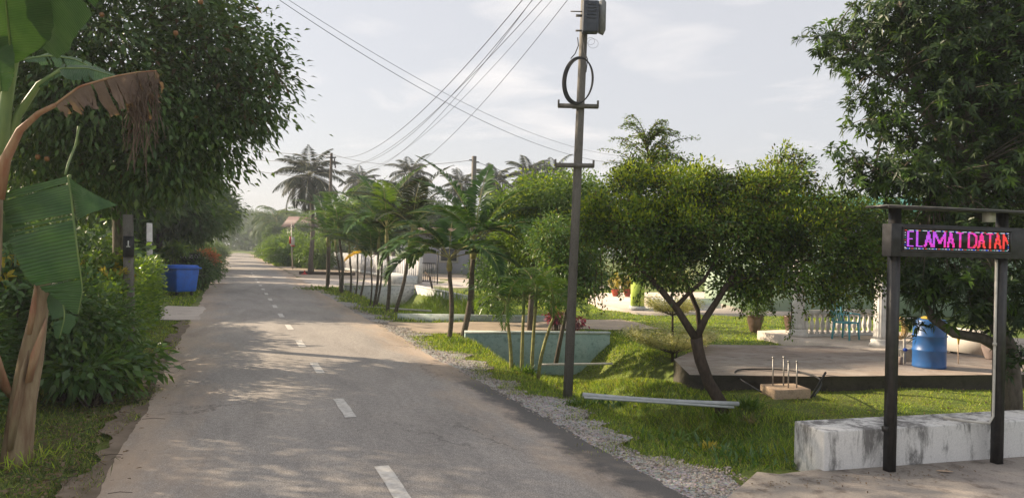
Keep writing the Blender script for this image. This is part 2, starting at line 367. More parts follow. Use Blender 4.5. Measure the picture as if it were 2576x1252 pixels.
# ------------------------------------------------------------------ mesh builder
class MB:
    def __init__(s): s.V = []; s.n = 0; s.Fc = []
    def add(s, V, Fa, mi=0, uvs=None):
        V = np.asarray(V, float).reshape(-1, 3)
        if isinstance(Fa, np.ndarray): s.Fc.append((Fa + s.n, mi, uvs))
        else:
            by = {}
            for f in Fa: by.setdefault(len(f), []).append(f)
            for k, fs in by.items(): s.Fc.append((np.array(fs, int) + s.n, mi, None))
        s.V.append(V); s.n += len(V)
        return s
    def box(s, c, size, mi=0, rz=0.0, rot=None):
        x, y, z = [a / 2 for a in size]
        V = np.array([(a * x, b * y, d * z) for d in (-1, 1) for b in (-1, 1) for a in (-1, 1)])
        if rot is not None: V = V @ np.array(rot.to_matrix()).T
        elif rz: V = V @ np.array(((cos(rz), sin(rz), 0), (-sin(rz), cos(rz), 0), (0, 0, 1)))
        return s.add(V + np.array(c), [(0, 2, 3, 1), (4, 5, 7, 6), (0, 1, 5, 4), (1, 3, 7, 5), (3, 2, 6, 7), (2, 0, 4, 6)], mi)
    def tube(s, pts, r, seg=8, mi=0, cap=True, squash=1.0):
        pts = np.asarray(pts, float); n = len(pts)
        r = np.full(n, r, float) if np.isscalar(r) else np.asarray(r, float)
        T = np.gradient(pts, axis=0); T /= np.maximum(np.linalg.norm(T, axis=1, keepdims=True), 1e-9)
        ref = np.array((0, 0, 1.0)) if abs(T[0][2]) < .9 else np.array((1.0, 0, 0))
        A = np.cross(T[0], ref); A /= np.linalg.norm(A)
        V = []
        a = np.arange(seg) * 2 * pi / seg
        for i in range(n):
            A = A - T[i] * A.dot(T[i]); A /= max(np.linalg.norm(A), 1e-9)
            B = np.cross(T[i], A)
            V.append(pts[i] + r[i] * (np.outer(np.cos(a), A) + squash * np.outer(np.sin(a), B)))
        V = np.concatenate(V)
        i0 = np.arange(n - 1)[:, None] * seg; j = np.arange(seg)[None, :]; j2 = (j + 1) % seg
        Fq = np.stack([i0 + j, i0 + j2, i0 + seg + j2, i0 + seg + j], -1).reshape(-1, 4)
        s.add(V, Fq, mi)
        if cap:
            s.Fc.append((np.array([list(range(seg))[::-1]]) + s.n - len(V), mi, None))
            s.Fc.append((np.array([list(range(seg))]) + s.n - seg, mi, None))
        return s
    def lathe(s, prof, c=(0, 0, 0), seg=24, mi=0, ripple=0, nr=0):
        V = []
        for r, z in prof:
            for k in range(seg):
                a = 2 * pi * k / seg; rr = r * (1 - ripple * (0.5 + .5 * cos(nr * a)) if nr else 1)
                V.append((c[0] + rr * cos(a), c[1] + rr * sin(a), c[2] + z))
        n = len(prof); Fq = []
        for i in range(n - 1):
            for k in range(seg):
                k2 = (k + 1) % seg
                Fq.append((i * seg + k, i * seg + k2, (i + 1) * seg + k2, (i + 1) * seg + k))
        Fs = Fq + [tuple(range(seg))[::-1], tuple((n - 1) * seg + k for k in range(seg))]
        return s.add(V, Fs, mi)
    def prism(s, pts, depth, o, ax, ay, an, mi=0):
        """2-D outline pts on plane (o, ax, ay), thickness along an"""
        o, ax, ay, an = [np.array(q, float) for q in (o, ax, ay, an)]
        n = len(pts)
        V = [o + ax * p[0] + ay * p[1] for p in pts] + [o + ax * p[0] + ay * p[1] + an * depth for p in pts]
        Fs = [tuple(range(n)), tuple(range(2 * n - 1, n - 1, -1))] + [(i, i + n, (i + 1) % n + n, (i + 1) % n) for i in range(n)]
        return s.add(V, Fs, mi)
    def build(s, name, mats, parent=None, smooth=False, loc=None):
        me = bpy.data.meshes.new(name)
        V = np.concatenate(s.V) if s.V else np.zeros((0, 3))
        if loc is not None: V = V - np.array(loc)
        me.vertices.add(len(V)); me.vertices.foreach_set('co', V.astype(np.float32).ravel())
        tot = sum(f.size for f, _, _ in s.Fc); nf = sum(len(f) for f, _, _ in s.Fc)
        lp = np.concatenate([f.ravel() for f, _, _ in s.Fc]); sizes = np.concatenate([np.full(len(f), f.shape[1]) for f, _, _ in s.Fc])
        mi = np.concatenate([np.full(len(f), m_) for f, m_, _ in s.Fc])
        me.loops.add(tot); me.loops.foreach_set('vertex_index', lp.astype(np.int32))
        me.polygons.add(nf)
        st = np.concatenate([[0], np.cumsum(sizes)[:-1]])
        me.polygons.foreach_set('loop_start', st.astype(np.int32)); me.polygons.foreach_set('loop_total', sizes.astype(np.int32))
        me.polygons.foreach_set('material_index', mi.astype(np.int32))
        if smooth: me.polygons.foreach_set('use_smooth', np.ones(nf, bool))
        if any(u is not None for _, _, u in s.Fc):
            ul = me.uv_layers.new(name='UVMap')
            U = np.concatenate([(u.reshape(-1, 2) if u is not None else np.zeros((f.size, 2))) for f, _, u in s.Fc])
            ul.data.foreach_set('uv', U.astype(np.float32).ravel())
        me.update(calc_edges=True); me.validate()
        for m_ in (mats if isinstance(mats, (list, tuple)) else [mats]): me.materials.append(m_)
        o = bpy.data.objects.new(name, me); COL.objects.link(o)
        if loc is not None: o.location = tuple(loc)
        if parent is not None:
            o.parent = parent
            # the geometry is in world coordinates: undo the parents' own place
            w_, q_ = np.zeros(3), parent
            while q_ is not None: w_ = w_ + np.array(q_.location); q_ = q_.parent
            o.location = tuple(-w_) if loc is None else tuple(np.array(loc) - w_)
        return o
def tag(o, label=None, cat=None, group=None, kind=None):
    if label: o['label'] = label
    if cat: o['category'] = cat
    if group: o['group'] = group
    if kind: o['kind'] = kind
    return o
def thing(name, loc, label, cat, group=None):
    o = bpy.data.objects.new(name, None); COL.objects.link(o)
    o.location = tuple(float(a) for a in loc); o.empty_display_size = .2
    return tag(o, label, cat, group)
def norm(A): return A / np.maximum(np.linalg.norm(A, axis=-1, keepdims=True), 1e-9)
def leaves(mb, Pn, D, Ln, W, mi=0, fold=.12, droop=0.0, up=None, jit=.5, midp=.45):
    Pn = np.asarray(Pn, float); N = len(Pn); D = norm(np.asarray(D, float))
    Ln = np.broadcast_to(np.asarray(Ln, float), (N,))[:, None]; W = np.broadcast_to(np.asarray(W, float), (N,))[:, None]
    U = np.zeros((N, 3)) + (np.array((0, 0, 1.0)) if up is None else up)
    U = U + rng.normal(0, jit, (N, 3))
    S = norm(np.cross(D, U)); Nn = np.cross(S, D)
    mid = Pn + D * Ln * midp - np.array((0, 0, 1.)) * droop * Ln * .25
    V = np.stack([Pn, mid + S * W / 2 + Nn * fold * W, mid, mid - S * W / 2 + Nn * fold * W, Pn + D * Ln - np.array((0, 0, 1.)) * droop * Ln], 1).reshape(-1, 3)
    b = np.arange(N)[:, None] * 5
    Fa = np.concatenate([b + np.array([0, 1, 4, 2]), b + np.array([0, 2, 4, 3])], 1).reshape(-1, 4)
    mb.add(V, Fa, mi)
def blades(mb, Pn, D, Ln, W, mi=0):
    N = len(Pn); D = norm(D)
    a = rng.uniform(0, 2 * pi, N); S = np.stack([np.cos(a), np.sin(a), np.zeros(N)], 1)
    Ln = np.broadcast_to(Ln, (N,))[:, None]; W = np.broadcast_to(W, (N,))[:, None]
    V = np.stack([Pn - S * W / 2, Pn + S * W / 2, Pn + D * Ln], 1).reshape(-1, 3)
    mb.add(V, (np.arange(N)[:, None] * 3 + np.array([0, 1, 2])), mi)
def rdir(n): return norm(rng.normal(0, 1, (n, 3)))
def in_ells(ells, n, shell=.45):
    """points in a union of ellipsoids (c, r(3)); biased to the outside by shell"""
    w = np.array([e[1][0] * e[1][1] + e[1][1] * e[1][2] + e[1][0] * e[1][2] for e in ells]); w = w / w.sum()
    k = rng.choice(len(ells), n, p=w)
    C = np.array([e[0] for e in ells])[k]; R = np.array([e[1] for e in ells])[k]
    d = rdir(n); r = rng.uniform(0, 1, n) ** shell
    r = r * (1 + .10 * np.sin(d[:, 0] * 7 + k) * np.cos(d[:, 2] * 6 + k))
    return C + d * R * r[:, None], d, k
def clump_leaves(mb, centers, outd, per, spread, Ln, W, mats=(0,), probs=None, droop=.2, flat=.7, outw=.8, fold=.12, jit=.6):
    n = len(centers)
    idx = np.repeat(np.arange(n), per)
    off = rng.normal(0, 1, (n * per, 3)) * spread * np.array((1, 1, flat))
    Pn = centers[idx] + off
    D = norm(off) * .8 + outd[idx] * outw + rdir(n * per) * .6 + np.array((0, 0, -droop))
    ln = Ln * rng.uniform(.65, 1.25, n * per); w = W * rng.uniform(.75, 1.2, n * per)
    mk_ = rng.choice(len(mats), n, p=probs)[idx]
    for q, mi in enumerate(mats):
        s_ = mk_ == q
        if s_.any(): leaves(mb, Pn[s_], D[s_], ln[s_], w[s_], mi, fold, droop * .6, jit=jit)
def rosettes(mb, tips, outd, per, Ln, W, mats=(0,), probs=None, droop=.35):
    n = len(tips); idx = np.repeat(np.arange(n), per)
    ax = norm(outd + np.array((0, 0, .55)) + rng.normal(0, .3, (n, 3)))
    R = rdir(n * per); A = ax[idx]
    R = norm(R - A * (R * A).sum(1)[:, None])
    k = rng.uniform(-.25, .9, n * per)[:, None]
    D = R + A * k
    Pn = tips[idx] - A * rng.uniform(0, .09, n * per)[:, None]
    ln = Ln * rng.uniform(.7, 1.2, n * per)
    mk_ = rng.choice(len(mats), n, p=probs)[idx]
    for q, mi in enumerate(mats):
        s_ = mk_ == q
        if s_.any(): leaves(mb, Pn[s_], D[s_], ln[s_], W * rng.uniform(.8, 1.2, s_.sum()), mi, .15, droop, up=A[s_], jit=.15, midp=.5)
def curve(a, b, bend=(0, 0, 0), n=7, jit=0.0):
    a, b, bend = [np.array(q, float) for q in (a, b, bend)]
    t = np.linspace(0, 1, n)[:, None]
    p = a + (b - a) * t + bend * 4 * t * (1 - t)
    if jit: p[1:-1] += rng.normal(0, jit, (n - 2, 3))
    return p
def limb_net(mb, start, targets, twigs, r0, r1, mi=0, jit=.06, twigr=.008, up=.25):
    S = []
    for t in targets:
        t = np.array(t, float); Ld = np.linalg.norm(t - start)
        p = curve(start, t, (0, 0, Ld * up * .3), 8, jit * Ld * .35)
        mb.tube(p, np.linspace(r0, r1, 8), 6, mi, cap=False); S.append(p[2:])
    S = np.concatenate(S)
    for c in twigs:
        q = S[np.argmin(((S - c) ** 2).sum(1))]
        mb.tube(curve(q, c, (0, 0, np.linalg.norm(c - q) * .08), 4), np.linspace(twigr * 1.6, twigr * .5, 4), 3, mi, cap=False)

# ================================================================== SETTING
def strip(mb, u, v0, v1, nv=6, off=.004, mi=0, zf=None):
    u = np.asarray(u, float); v0 = np.broadcast_to(v0, u.shape); v1 = np.broadcast_to(v1, u.shape)
    t = np.linspace(0, 1, nv)[None, :]
    U = np.repeat(u[:, None], nv, 1); Vv = v0[:, None] * (1 - t) + v1[:, None] * t
    X, Y = xy(U, Vv)
    Z = (terr_uv(U, Vv) if zf is None else zf(U, Vv)) + off
    n = len(u); i = np.arange(n - 1)[:, None] * nv; j = np.arange(nv - 1)[None, :]
    Fa = np.stack([i + j, i + j + 1, i + nv + j + 1, i + nv + j], -1).reshape(-1, 4)
    UVc = np.stack([U, Vv], -1).reshape(-1, 2)
    return mb.add(np.stack([X, Y, Z], -1).reshape(-1, 3), Fa, mi, UVc[Fa])
def wob(u, amp, f, ph=0.0):
    return amp * (np.sin(u * f + ph) * .5 + np.sin(u * f * 2.7 + ph * 2.1) * .3 + np.sin(u * f * 6.1 + ph * 3.3) * .2)

# ground sheet, fine near the camera and out to the horizon
gx = np.concatenate([[-900, -500, -250, -120, -70], np.arange(-45, -15, 1.5), np.arange(-15, 14, .25), np.arange(14, 30, 1.5), [45, 80, 150, 300, 600, 900]])
gy = np.concatenate([[-60, -30, -10], np.arange(-3, 30, .25), np.arange(30, 60, .8), np.arange(60, 120, 4), [150, 200, 300, 450, 700, 1000]])
GX, GY = np.meshgrid(gx, gy)
GZ = terr(GX, GY) + np.where((np.abs(uv(GX, GY)[1]) > 3.2), .012 * np.sin(GX * 9.1 + GY * 3.3) * np.cos(GY * 7.7 - GX * 2.), 0)
UU, VV = uv(GX, GY)
GZ = np.where(np.abs(VV) < 2.7, GZ - .03, GZ)
nx = len(gx); i = np.arange(len(gy) - 1)[:, None] * nx; j = np.arange(nx - 1)[None, :]
mb = MB().add(np.stack([GX, GY, GZ], -1).reshape(-1, 3), np.stack([i + j, i + j + 1, i + nx + j + 1, i + nx + j], -1).reshape(-1, 4))
ground = mb.build('ground', M['ground'], smooth=True); tag(ground, kind='structure')

# road
ur = np.concatenate([np.arange(-12, 40, .12), np.arange(40, 120, .8), np.arange(120, 196, 4)])
rz = lambda U, V: 0.028 * (1 - (V / 2.5) ** 2) - .025
vl = -2.38 + wob(ur, .06, .7) + wob(ur, .02, 5.1, 2); vr = 2.38 + wob(ur, .12, .7, 1) + wob(ur, .05, 4.3, .4) + .28 * sm(28, 34, ur)
road = strip(MB(), ur, vl, vr, 9, .004, zf=rz).build('road', M['asphalt'], smooth=True); tag(road, kind='structure')
for k in range(34):
    u0 = 6.42 + 3.268 * k
    if k > 15: break
    mb = MB(); uu = np.linspace(u0, u0 + 1.16, 5)
    strip(mb, uu, -.045 + wob(uu, .008, 9) - .03 * (k == 0), .095 + wob(uu, .008, 8, 1) - .03 * (k == 0), 3, .010, zf=rz)
    mb.build('lane_marking', M['paint'], road)
for a, b in ((-1.7, -.9), (-.3, .5), (1.1, 1.9)):
    uu = np.linspace(49.2, 49.9, 3)
    strip(MB(), uu, a, b, 3, .010, zf=rz).build('crossing_marking', M['paint'], road)
uu = np.arange(2.0, 22.3, .12)
dv_ = strip(MB(), uu, -2.60 + wob(uu, .16, 2.3), -2.25, 8, .0, zf=lambda U, V: -.030 + .030 * sm(-2.42, -2.62, V) + np.maximum(terr_uv(U, V) + .02, 0) * sm(-2.5, -2.8, V) + .004)
tag(dv_.build('dirt_verge', simple('dark_soil', (.15, .115, .08), (.25, .195, .145), 3, .95, bump=.5, detail=9), smooth=True), kind='structure')
# right shoulder: gravel and sand
uu = np.concatenate([np.arange(-6, 36, .12)])
gv1 = 2.88 + wob(uu, .38, 1.4, .7) + wob(uu, .15, 5.5, 1.1) + .38 * (1 - sm(5.5, 8.0, uu))
gv1 = np.maximum(gv1, 2.62)
mb = strip(MB(), uu, 2.05, gv1, 10, .012, zf=lambda U, V: np.minimum(np.maximum(terr_uv(U, V), -.045) + .0, rz(U, V) - .008))
shoulder = mb.build('gravel_shoulder', M['gravel'], smooth=True); tag(shoulder, kind='structure')
# sandy drive over the culvert
def patch(name, u0, u1, v0, v1, m_, off=.012, jag=.25, kind='structure', zf=None, nv=14):
    uu = np.arange(u0, u1 + .01, .2); t = (uu - u0) / (u1 - u0)
    a = v0 + wob(uu, jag, 1.9, u0); b = v1 + wob(uu, jag, 1.6, v1)
    o = strip(MB(), uu, a, b, nv, off, zf=zf).build(name, m_, smooth=True)
    return tag(o, kind=kind)
patch('driveway', 18.85, 21.6, 2.3, 10.2, M['sand'], jag=.12, off=.016)
patch('driveway', 39.2, 49, 2.5, 22, M['path'], jag=.4, off=.016)
patch('driveway', 49, 74, 2.7, 16, M['sand'], jag=.5, off=.02)
patch('driveway', 22.5, 27.2, -9, -2.15, M['path'], jag=.08, off=.018)
# paved front yard of the house on the right
def poly(name, pts, m_, z, h=None, sub=None):
    mb = MB(); n = len(pts)
    if h is None: mb.add([(p[0], p[1], z) for p in pts], [tuple(range(n))])
    else:
        V = [(p[0], p[1], z) for p in pts] + [(p[0], p[1], z - h) for p in pts]
        mb.add(V, [tuple(range(n))] + [(i, i + n, (i + 1) % n + n, (i + 1) % n) for i in range(n)])
    # make every face point outwards
    return mb
g = lambda a, b, z=0.0: tuple(G(a, b, z)[:2])
yard_pts = [g(1490, 738), g(1478, 757), g(1512, 772), g(1600, 787), g(1760, 789), g(2010, 792), g(2200, 790), g(2240, 752), g(1800, 735)]
o = poly('path', yard_pts, M['path'], .03, .2).build('forecourt', M['path']); tag(o, kind='structure')
o = poly('patio', [g(1905, 836), g(2020, 862), g(2120, 878), g(2600, 905), g(2660, 860), g(2250, 838), g(2010, 832)], M['path'], .05, .3).build('patio', M['path']); tag(o, kind='structure')
# big weathered slab, its sides in a darker concrete
SLZ = .05
sl = [g(1695, 903, SLZ), g(1735, 942, SLZ), g(2050, 946, SLZ), g(2700, 940, SLZ), g(3100, 935, SLZ), g(3100, 880, SLZ), g(2600, 884, SLZ), g(2200, 880, SLZ), g(2060, 869, SLZ), g(1780, 866, SLZ)]
mb = MB(); n = len(sl)
mb.add([(p[0], p[1], SLZ) for p in sl] + [(p[0], p[1], SLZ - .5) for p in sl], [tuple(range(n))[::-1]], 0)
mb.Fc.append((np.array([(i, i + n, (i + 1) % n + n, (i + 1) % n) for i in range(n)]) + mb.n - 2 * n, 1, None))
slab = mb.build('concrete_slab', [M['slab'], M['darkconc']]); tag(slab, kind='structure')
# near apron at the bottom right, in front of the low wall
ap = [g(1780, 1300), g(1905, 1190), g(1960, 1196), g(2060, 1183), g(2500, 1150), g(2800, 1125), g(2900, 1300), g(2300, 1600), g(1900, 1600)]
o = poly('apron', ap, M['apron'], .018, .3).build('concrete_apron', M['apron']); tag(o, kind='structure')

# ================================================================== WALLS
def wallbox(name, a, b, thick, z0, z1, m_, label, cat='wall', side=1, cap=None):
    a = np.array(a[:2], float); b = np.array(b[:2], float); d = b - a; Ld = np.linalg.norm(d); d /= Ld; nn = np.array((-d[1], d[0])) * side
    pts = [a, b, b + nn * thick, a + nn * thick]
    mb = MB(); K = 24
    V = []; 
    for zi in (z0, z1): V += [(p[0], p[1], zi) for p in pts]
    mb.add(V, [(0, 1, 5, 4), (1, 2, 6, 5), (2, 3, 7, 6), (3, 0, 4, 7), (4, 5, 6, 7)])
    o = mb.build(name, m_)
    bv = o.modifiers.new('bevel', 'BEVEL'); bv.width = .015; bv.segments = 2
    return tag(o, label, cat)
WA, WB = G(2072, 1188), G(2499, 1157)
wd = (WB - WA) / np.linalg.norm(WB - WA)
WE = WA + wd * 6.0
w = wallbox('low_wall', WA, WE, .46, -.35, .40, M['mildew'], 'low white concrete wall stained with black mildew behind the sign posts')
# headwalls of the two culverts
ha, hb = G(1170, 838), G(1535, 840)
mb = MB()
hd = (hb - ha)[:2]; hd /= np.linalg.norm(hd); hn = np.array((-hd[1], hd[0]))
hw = thing('culvert_wall', (ha + hb) / 2, 'teal painted headwall of the culvert behind the utility pole', 'culvert wall')
def slabwall(mb, a, b, th, z0, z1, mi=0):
    a = np.array(a[:2]); b = np.array(b[:2]); d = (b - a) / np.linalg.norm(b - a); n_ = np.array((-d[1], d[0])) * th
    P_ = [a, b, b + n_, a + n_]
    V = [(p[0], p[1], z0) for p in P_] + [(p[0], p[1], z1) for p in P_]
    mb.add(V, [(3, 2, 1, 0), (4, 5, 6, 7), (0, 1, 5, 4), (1, 2, 6, 5), (2, 3, 7, 6), (3, 0, 4, 7)], mi)
hbb = hb[:2] + hd * 0
slabwall(mb, ha, hb, .22, -1.2, .0)
o = mb.build('wall_face', M['teal'], hw)
bv = o.modifiers.new('bevel', 'BEVEL'); bv.width = .02; bv.segments = 2
mb = MB(); slabwall(mb, ha[:2] - hn * .015, hb[:2] - hn * .015 + hd * .015, .25, .0, .045); mb.build('coping', M['tealtop'], hw)
h2a, h2b = G(868, 719, .12), G(1042, 718, .12)
h2c = G(1165, 744, .12)
hw2 = thing('culvert_wall', (h2a + h2b) / 2, 'mottled grey and white culvert wall behind the row of slender palms', 'culvert wall')
mb = MB(); slabwall(mb, h2a, h2b, .2, -1.3, .12); slabwall(mb, h2b[:2] + np.array((.05, -.1)), h2c, .2, -1.3, .10)
mb.build('wall_face', M['greyrender'], hw2)
mb = MB(); slabwall(mb, h2a[:2] - np.array((0, .02)), h2b[:2] - np.array((0, .02)), .24, .122, .17); slabwall(mb, h2b[:2] + np.array((.03, -.12)), h2c, .24, .102, .15)
mb.build('coping', M['white'], hw2)
# low kerb along the near side of the sandy drive, and behind it
def kerb(a, b, h, w_, m_, label, z=0.0, name='kerb'):
    mb = MB(); slabwall(mb, a, b, w_, z - .3, z + h); return tag(mb.build(name, m_), label, 'kerb')
kerb(G(1000, 797), G(1395, 803), .10, .14, M['tealtop'], 'thin pale kerb edging the lawn behind the sandy drive')
kerb(G(1590, 779, .03), G(1790, 781, .03), .10, .3, M['white'], 'white kerb at the front of the paved forecourt')

# ================================================================== PIPES
def pipe(name, a, b, r, m_, label, sag=.0):
    mb = MB(); mb.tube(curve(a, b, (0, 0, -sag), 9), r, 12)
    return tag(mb.build(name, m_, smooth=True), label, 'pipe')
pipe('drain_pipe', P(1466, 992, 10.15) , P(1858, 1015, 10.45), .033, M['greypvc'], 'thick grey plastic pipe lying across the ditch beside the pole', .02)
pipe('drain_pipe', P(1470, 999, 10.0), P(1846, 1024, 10.3), .016, M['greypvc'], 'thin grey pipe lying against the thick pipe across the ditch', .0)
pipe('drain_pipe', P(1356, 917, 14.0), P(1541, 914, 14.3), .022, M['whitepvc'], 'thin white pipe in front of the teal culvert wall', .0)
pipe('drain_pipe', P(925, 772, 26.5), P(1085, 782, 25.5), .035, M['whitepvc'], 'white pipe at the feet of the slender palms', .0)

# ================================================================== UTILITY POLES
def square_pole(mb, a, b, w0, w1, mi=0):
    a = np.array(a, float); b = np.array(b, float); rzz = radians(20)
    ax = np.array((cos(rzz), sin(rzz), 0)); ay = np.array((-sin(rzz), cos(rzz), 0)); c0 = .22
    V = []
    for p, w_ in ((a, w0), (b, w1)):
        h = w_ / 2; q = h * (1 - c0)
        for sx, sy in ((-q, -h), (q, -h), (h, -q), (h, q), (q, h), (-q, h), (-h, q), (-h, -q)): V.append(p + ax * sx + ay * sy)
    mb.add(V, [(k, (k + 1) % 8, 8 + (k + 1) % 8, 8 + k) for k in range(8)] + [tuple(range(8))[::-1], tuple(range(8, 16))])
pb = GT(1428, 1000); pd = pb[1]
pt = P(1480, -190, pd)
pb0 = pb - (pt - pb) / (pt - pb)[2] * .3
def onpole(py):
    z = P(1450, py, pd)[2]; t = (z - pb[2]) / (pt[2] - pb[2]); return pb + (pt - pb) * t
up = thing('utility_pole', pb, 'tall concrete utility pole with equipment cabinet and cable coil beside the ditch', 'utility pole')
mb = MB(); square_pole(mb, pb0, pt, .116, .088); mb.build('pole_shaft', M['poleconc'], up)
pxd = np.array((1.0, .06, 0)); pxd /= np.linalg.norm(pxd)
for py, x0, x1 in ((270, 1403, 1506), (418, 1395, 1495)):
    c_ = onpole(py); a_ = P(x0, py - 1, pd - .10); b_ = P(x1, py + 2, pd - .10); a_[2] = b_[2] = c_[2] 
    mb = MB(); mid = (a_ + b_) / 2; ln = np.linalg.norm(b_ - a_)
    mb.box(mid, (ln, .045, .045)); mb.box(mid + np.array((0, .012, .0)), (ln * .98, .03, .065))
    for e in (-1, 1): mb.box(mid + np.array((e * (ln / 2 - .012), 0, .04)), (.026, .05, .085))
    mb.box(mid + np.array((0, .06, 0)), (.16, .10, .05))
    mb.build('crossarm', M['poleconc'], up)
cb = onpole(52)
cab = MB().box(cb + np.array((-.005 + .08, -.16, 0)), (.235, .17, .46)).build('cabinet', M['cardbox'], up)
bv = cab.modifiers.new('bevel', 'BEVEL'); bv.width = .025; bv.segments = 3
mb = MB()
for k in range(5): mb.box(cb + np.array((.085, -.248, .17 - k * .05)), (.13, .010, .016))
mb.build('vent_ribs', M['cardbox'], cab)
pn = MB(); cp = cb + np.array((.245, -.14, .03))
pn.prism([(-.04, -.22), (.035, -.25), (.06, -.2), (.06, .2), (.03, .25), (-.04, .22)], .12, cp, (1, 0, 0), (0, 0, 1), (0, 1, 0))
pn.build('side_housing', M['cabpale'], up)
for c_, q_ in ((cp + np.array((-.06, .03, .12)), (.08, .03, .03)), (cp + np.array((-.06, .03, -.12)), (.08, .03, .03)), (cb + np.array((-.08, -.1, .04)), (.10, .03, .03)), (cb + np.array((-.08, -.1, -.18)), (.10, .03, .02)), (cb + np.array((-.12, -.1, .10)), (.18, .02, .012))):
    MB().box(c_, q_).build('bracket', M['poleconc'], up)
# oval coil of cable hung on the pole
cc = onpole(203); ccx = P(1449, 203, pd - .14)
mb = MB()
for k in range(4):
    t = np.linspace(0, 2 * pi, 49); ra, rb = .215 - .006 * k, .345 - .008 * k
    e = np.stack([ccx[0] + ra * np.sin(t) + .01 * k + .04 * (.5 + .5 * np.cos(t)), np.full(49, ccx[1] - .012 * (k % 2) - .01 * np.sin(3 * t + k)), ccx[2] + rb * np.cos(t)], 1)
    mb.tube(e, .010, 6)
mb.build('cable_coil', M['wire'], up, smooth=True)
mb = MB()
mb.tube([P(1453, 95, pd - .12), P(1455, 115, pd - .13), P(1447, 135, pd - .13), P(1436, 148, pd - .14)], .008, 5)
mb.tube([P(1466, 95, pd - .1), P(1470, 130, pd - .12), P(1478, 150, pd - .14), P(1474, 182, pd - .14)], .008, 5)
t = np.linspace(0, 2 * pi, 20)
for q, (cx_, cy_, rr) in enumerate(((1492, 110, 13), (1486, 104, 10))):
    mb.tube([P(cx_ + rr * sin(a), cy_ + rr * .9 * cos(a), pd - .15) for a in t], .002, 4)
mb.build('drop_cable', M['wire'], up)
# other poles
p3b = G(1185, 778); p3t = P(1193, 393, p3b[1])
p3 = thing('utility_pole', p3b, 'plain concrete utility pole rising behind the two arching palms', 'utility pole')
mb = MB(); square_pole(mb, p3b - np.array((0, 0, .3)), p3t, .19, .135); mb.build('pole_shaft', M['poleconc'], p3)
for e in (-.11, .11): MB().box(p3t + np.array((e, 0, -.17 - e * .3)), (.12, .04, .04)).build('bracket', M['ironblack'], p3)
p2t = P(834, 385, 40.0); p2b = np.array((p2t[0] - .05, 40.0, 0))
p2 = thing('utility_pole', p2b, 'distant dark utility pole with a short crossarm right of the tall coconut palm', 'utility pole')
mb = MB(); square_pole(mb, p2b, p2t, .2, .13); mb.build('pole_shaft', M['greybark'], p2)
mb = MB(); mb.box(p2t + np.array((0, -.1, -.25)), (.55, .07, .07)); mb.tube([p2t + np.array((.18, -.1, -.3)), p2t + np.array((.25, -.1, -.8))], .04, 6); mb.build('crossarm', M['ironblack'], p2)
# thin sign pole far down the road
sb = G(736, 676); spx = P(733, 560, sb[1])
s_ = thing('sign_pole', sb, 'thin metal pole with a small red and white sign by the sandy verge', 'sign pole')
mb = MB(); mb.tube([sb, P(734, 620, sb[1]), spx], [.07, .05, .03], 8); mb.build('pole_shaft', M['steel'], s_)
mb = MB(); mb.box(P(735, 607, sb[1] - .1), (.38, .05, .75)); mb.build('sign_plate', M['signtext'], s_)
mb = MB(); mb.box(P(730, 604, sb[1] - .14), (.16, .03, .62)); mb.box(P(737, 618, sb[1] - .14), (.30, .03, .12)); mb.build('red_panel', M['red'], s_)
# posts on the left
def post(a, btop, w0, m_, label, name='post', cat='post', sticker=None):
    t_ = thing(name, a, label, cat); mb = MB(); square_pole(mb, a - np.array((0, 0, .2)), btop, w0, w0 * .92); mb.build('post_shaft', m_, t_)
    return t_
l1 = GT(328, 913); d1 = l1[1]; t1 = P(322, 540, d1)
ps = post(l1, t1, .165, M['poleconc'], 'weathered pole half hidden in the hedge in front of the big tree trunk', 'utility_post')
mb = MB(); c_ = P(322, 620, d1 - .11); c_[0] += .01; mb.box(c_, (.17, .012, .36), rz=radians(20)); mb.build('black_notice', M['blackplastic'], ps)
mb = MB(); q = c_ + np.array((.0, -.012, .05)); mb.box(q, (.018, .01, .10), rz=radians(20)); mb.box(q + np.array((0, 0, .0)) + np.array((.0, 0, -.05)), (.06, .01, .014), rz=radians(20)); mb.build('notice_mark', M['signtext'], ps)
l2 = P(377, 790, 24.0); l2[2] = 0; t2 = P(376, 561, 24.0)
ps = post(l2, t2, .17, M['white'], 'white square post with a small black label rising behind the clipped hedge', 'sign_post')
mb = MB(); c_ = P(378, 617, 23.86); mb.box(c_, (.20, .02, .24), rz=radians(10)); mb.build('black_label', M['blackplastic'], ps)
mb = MB(); mb.box(c_ + np.array((0, -.016, .03)), (.12, .012, .05), rz=radians(10)); mb.box(c_ + np.array((0, -.016, -.05)), (.12, .012, .03), rz=radians(10)); mb.build('label_mark', M['signtext'], ps)

# ================================================================== OVERHEAD CABLES
def cable(a, b, sag, r, label, n=40, group=None):
    a, b = np.array(a, float), np.array(b, float); t = np.linspace(0, 1, n)[:, None]
    p = a + (b - a) * t; p[:, 2:] -= sag * 4 * t * (1 - t)
    o = MB().tube(p, r, 5).build('overhead_cable', M['wire'])
    return tag(o, label, 'cable', group)
cbs = []
for k, (z0, z1, sag, r, dx) in enumerate([(-.1, 0, 1.25, .008, 0), (-.14, -.05, 1.5, .006, .12), (-.35, .02, 1.75, .005, -.1), (-.3, -.2, 1.05, .006, .2), (-.2, -.25, 1.35, .004, .3), (-.3, -.4, 1.9, .005, .38)]):
    cbl = cable(p2t + np.array((dx * .6, 0, z0 - .12 * k)), pt + np.array((dx * .25 - .05, -.1, z1 - .06 * k)), sag, r, 'one of the sagging black cables sweeping up to the top of the near pole', group='cables from the near pole to the distant pole')
    cbs.append((sag + .12 * k - z0, cbl))
for (_, o_), w_ in zip(sorted(cbs, key=lambda q: q[0]), ('uppermost', 'second highest', 'third highest', 'third lowest', 'second lowest', 'lowest')):
    o_['label'] = w_ + ' of the six black cables between the near and distant poles'
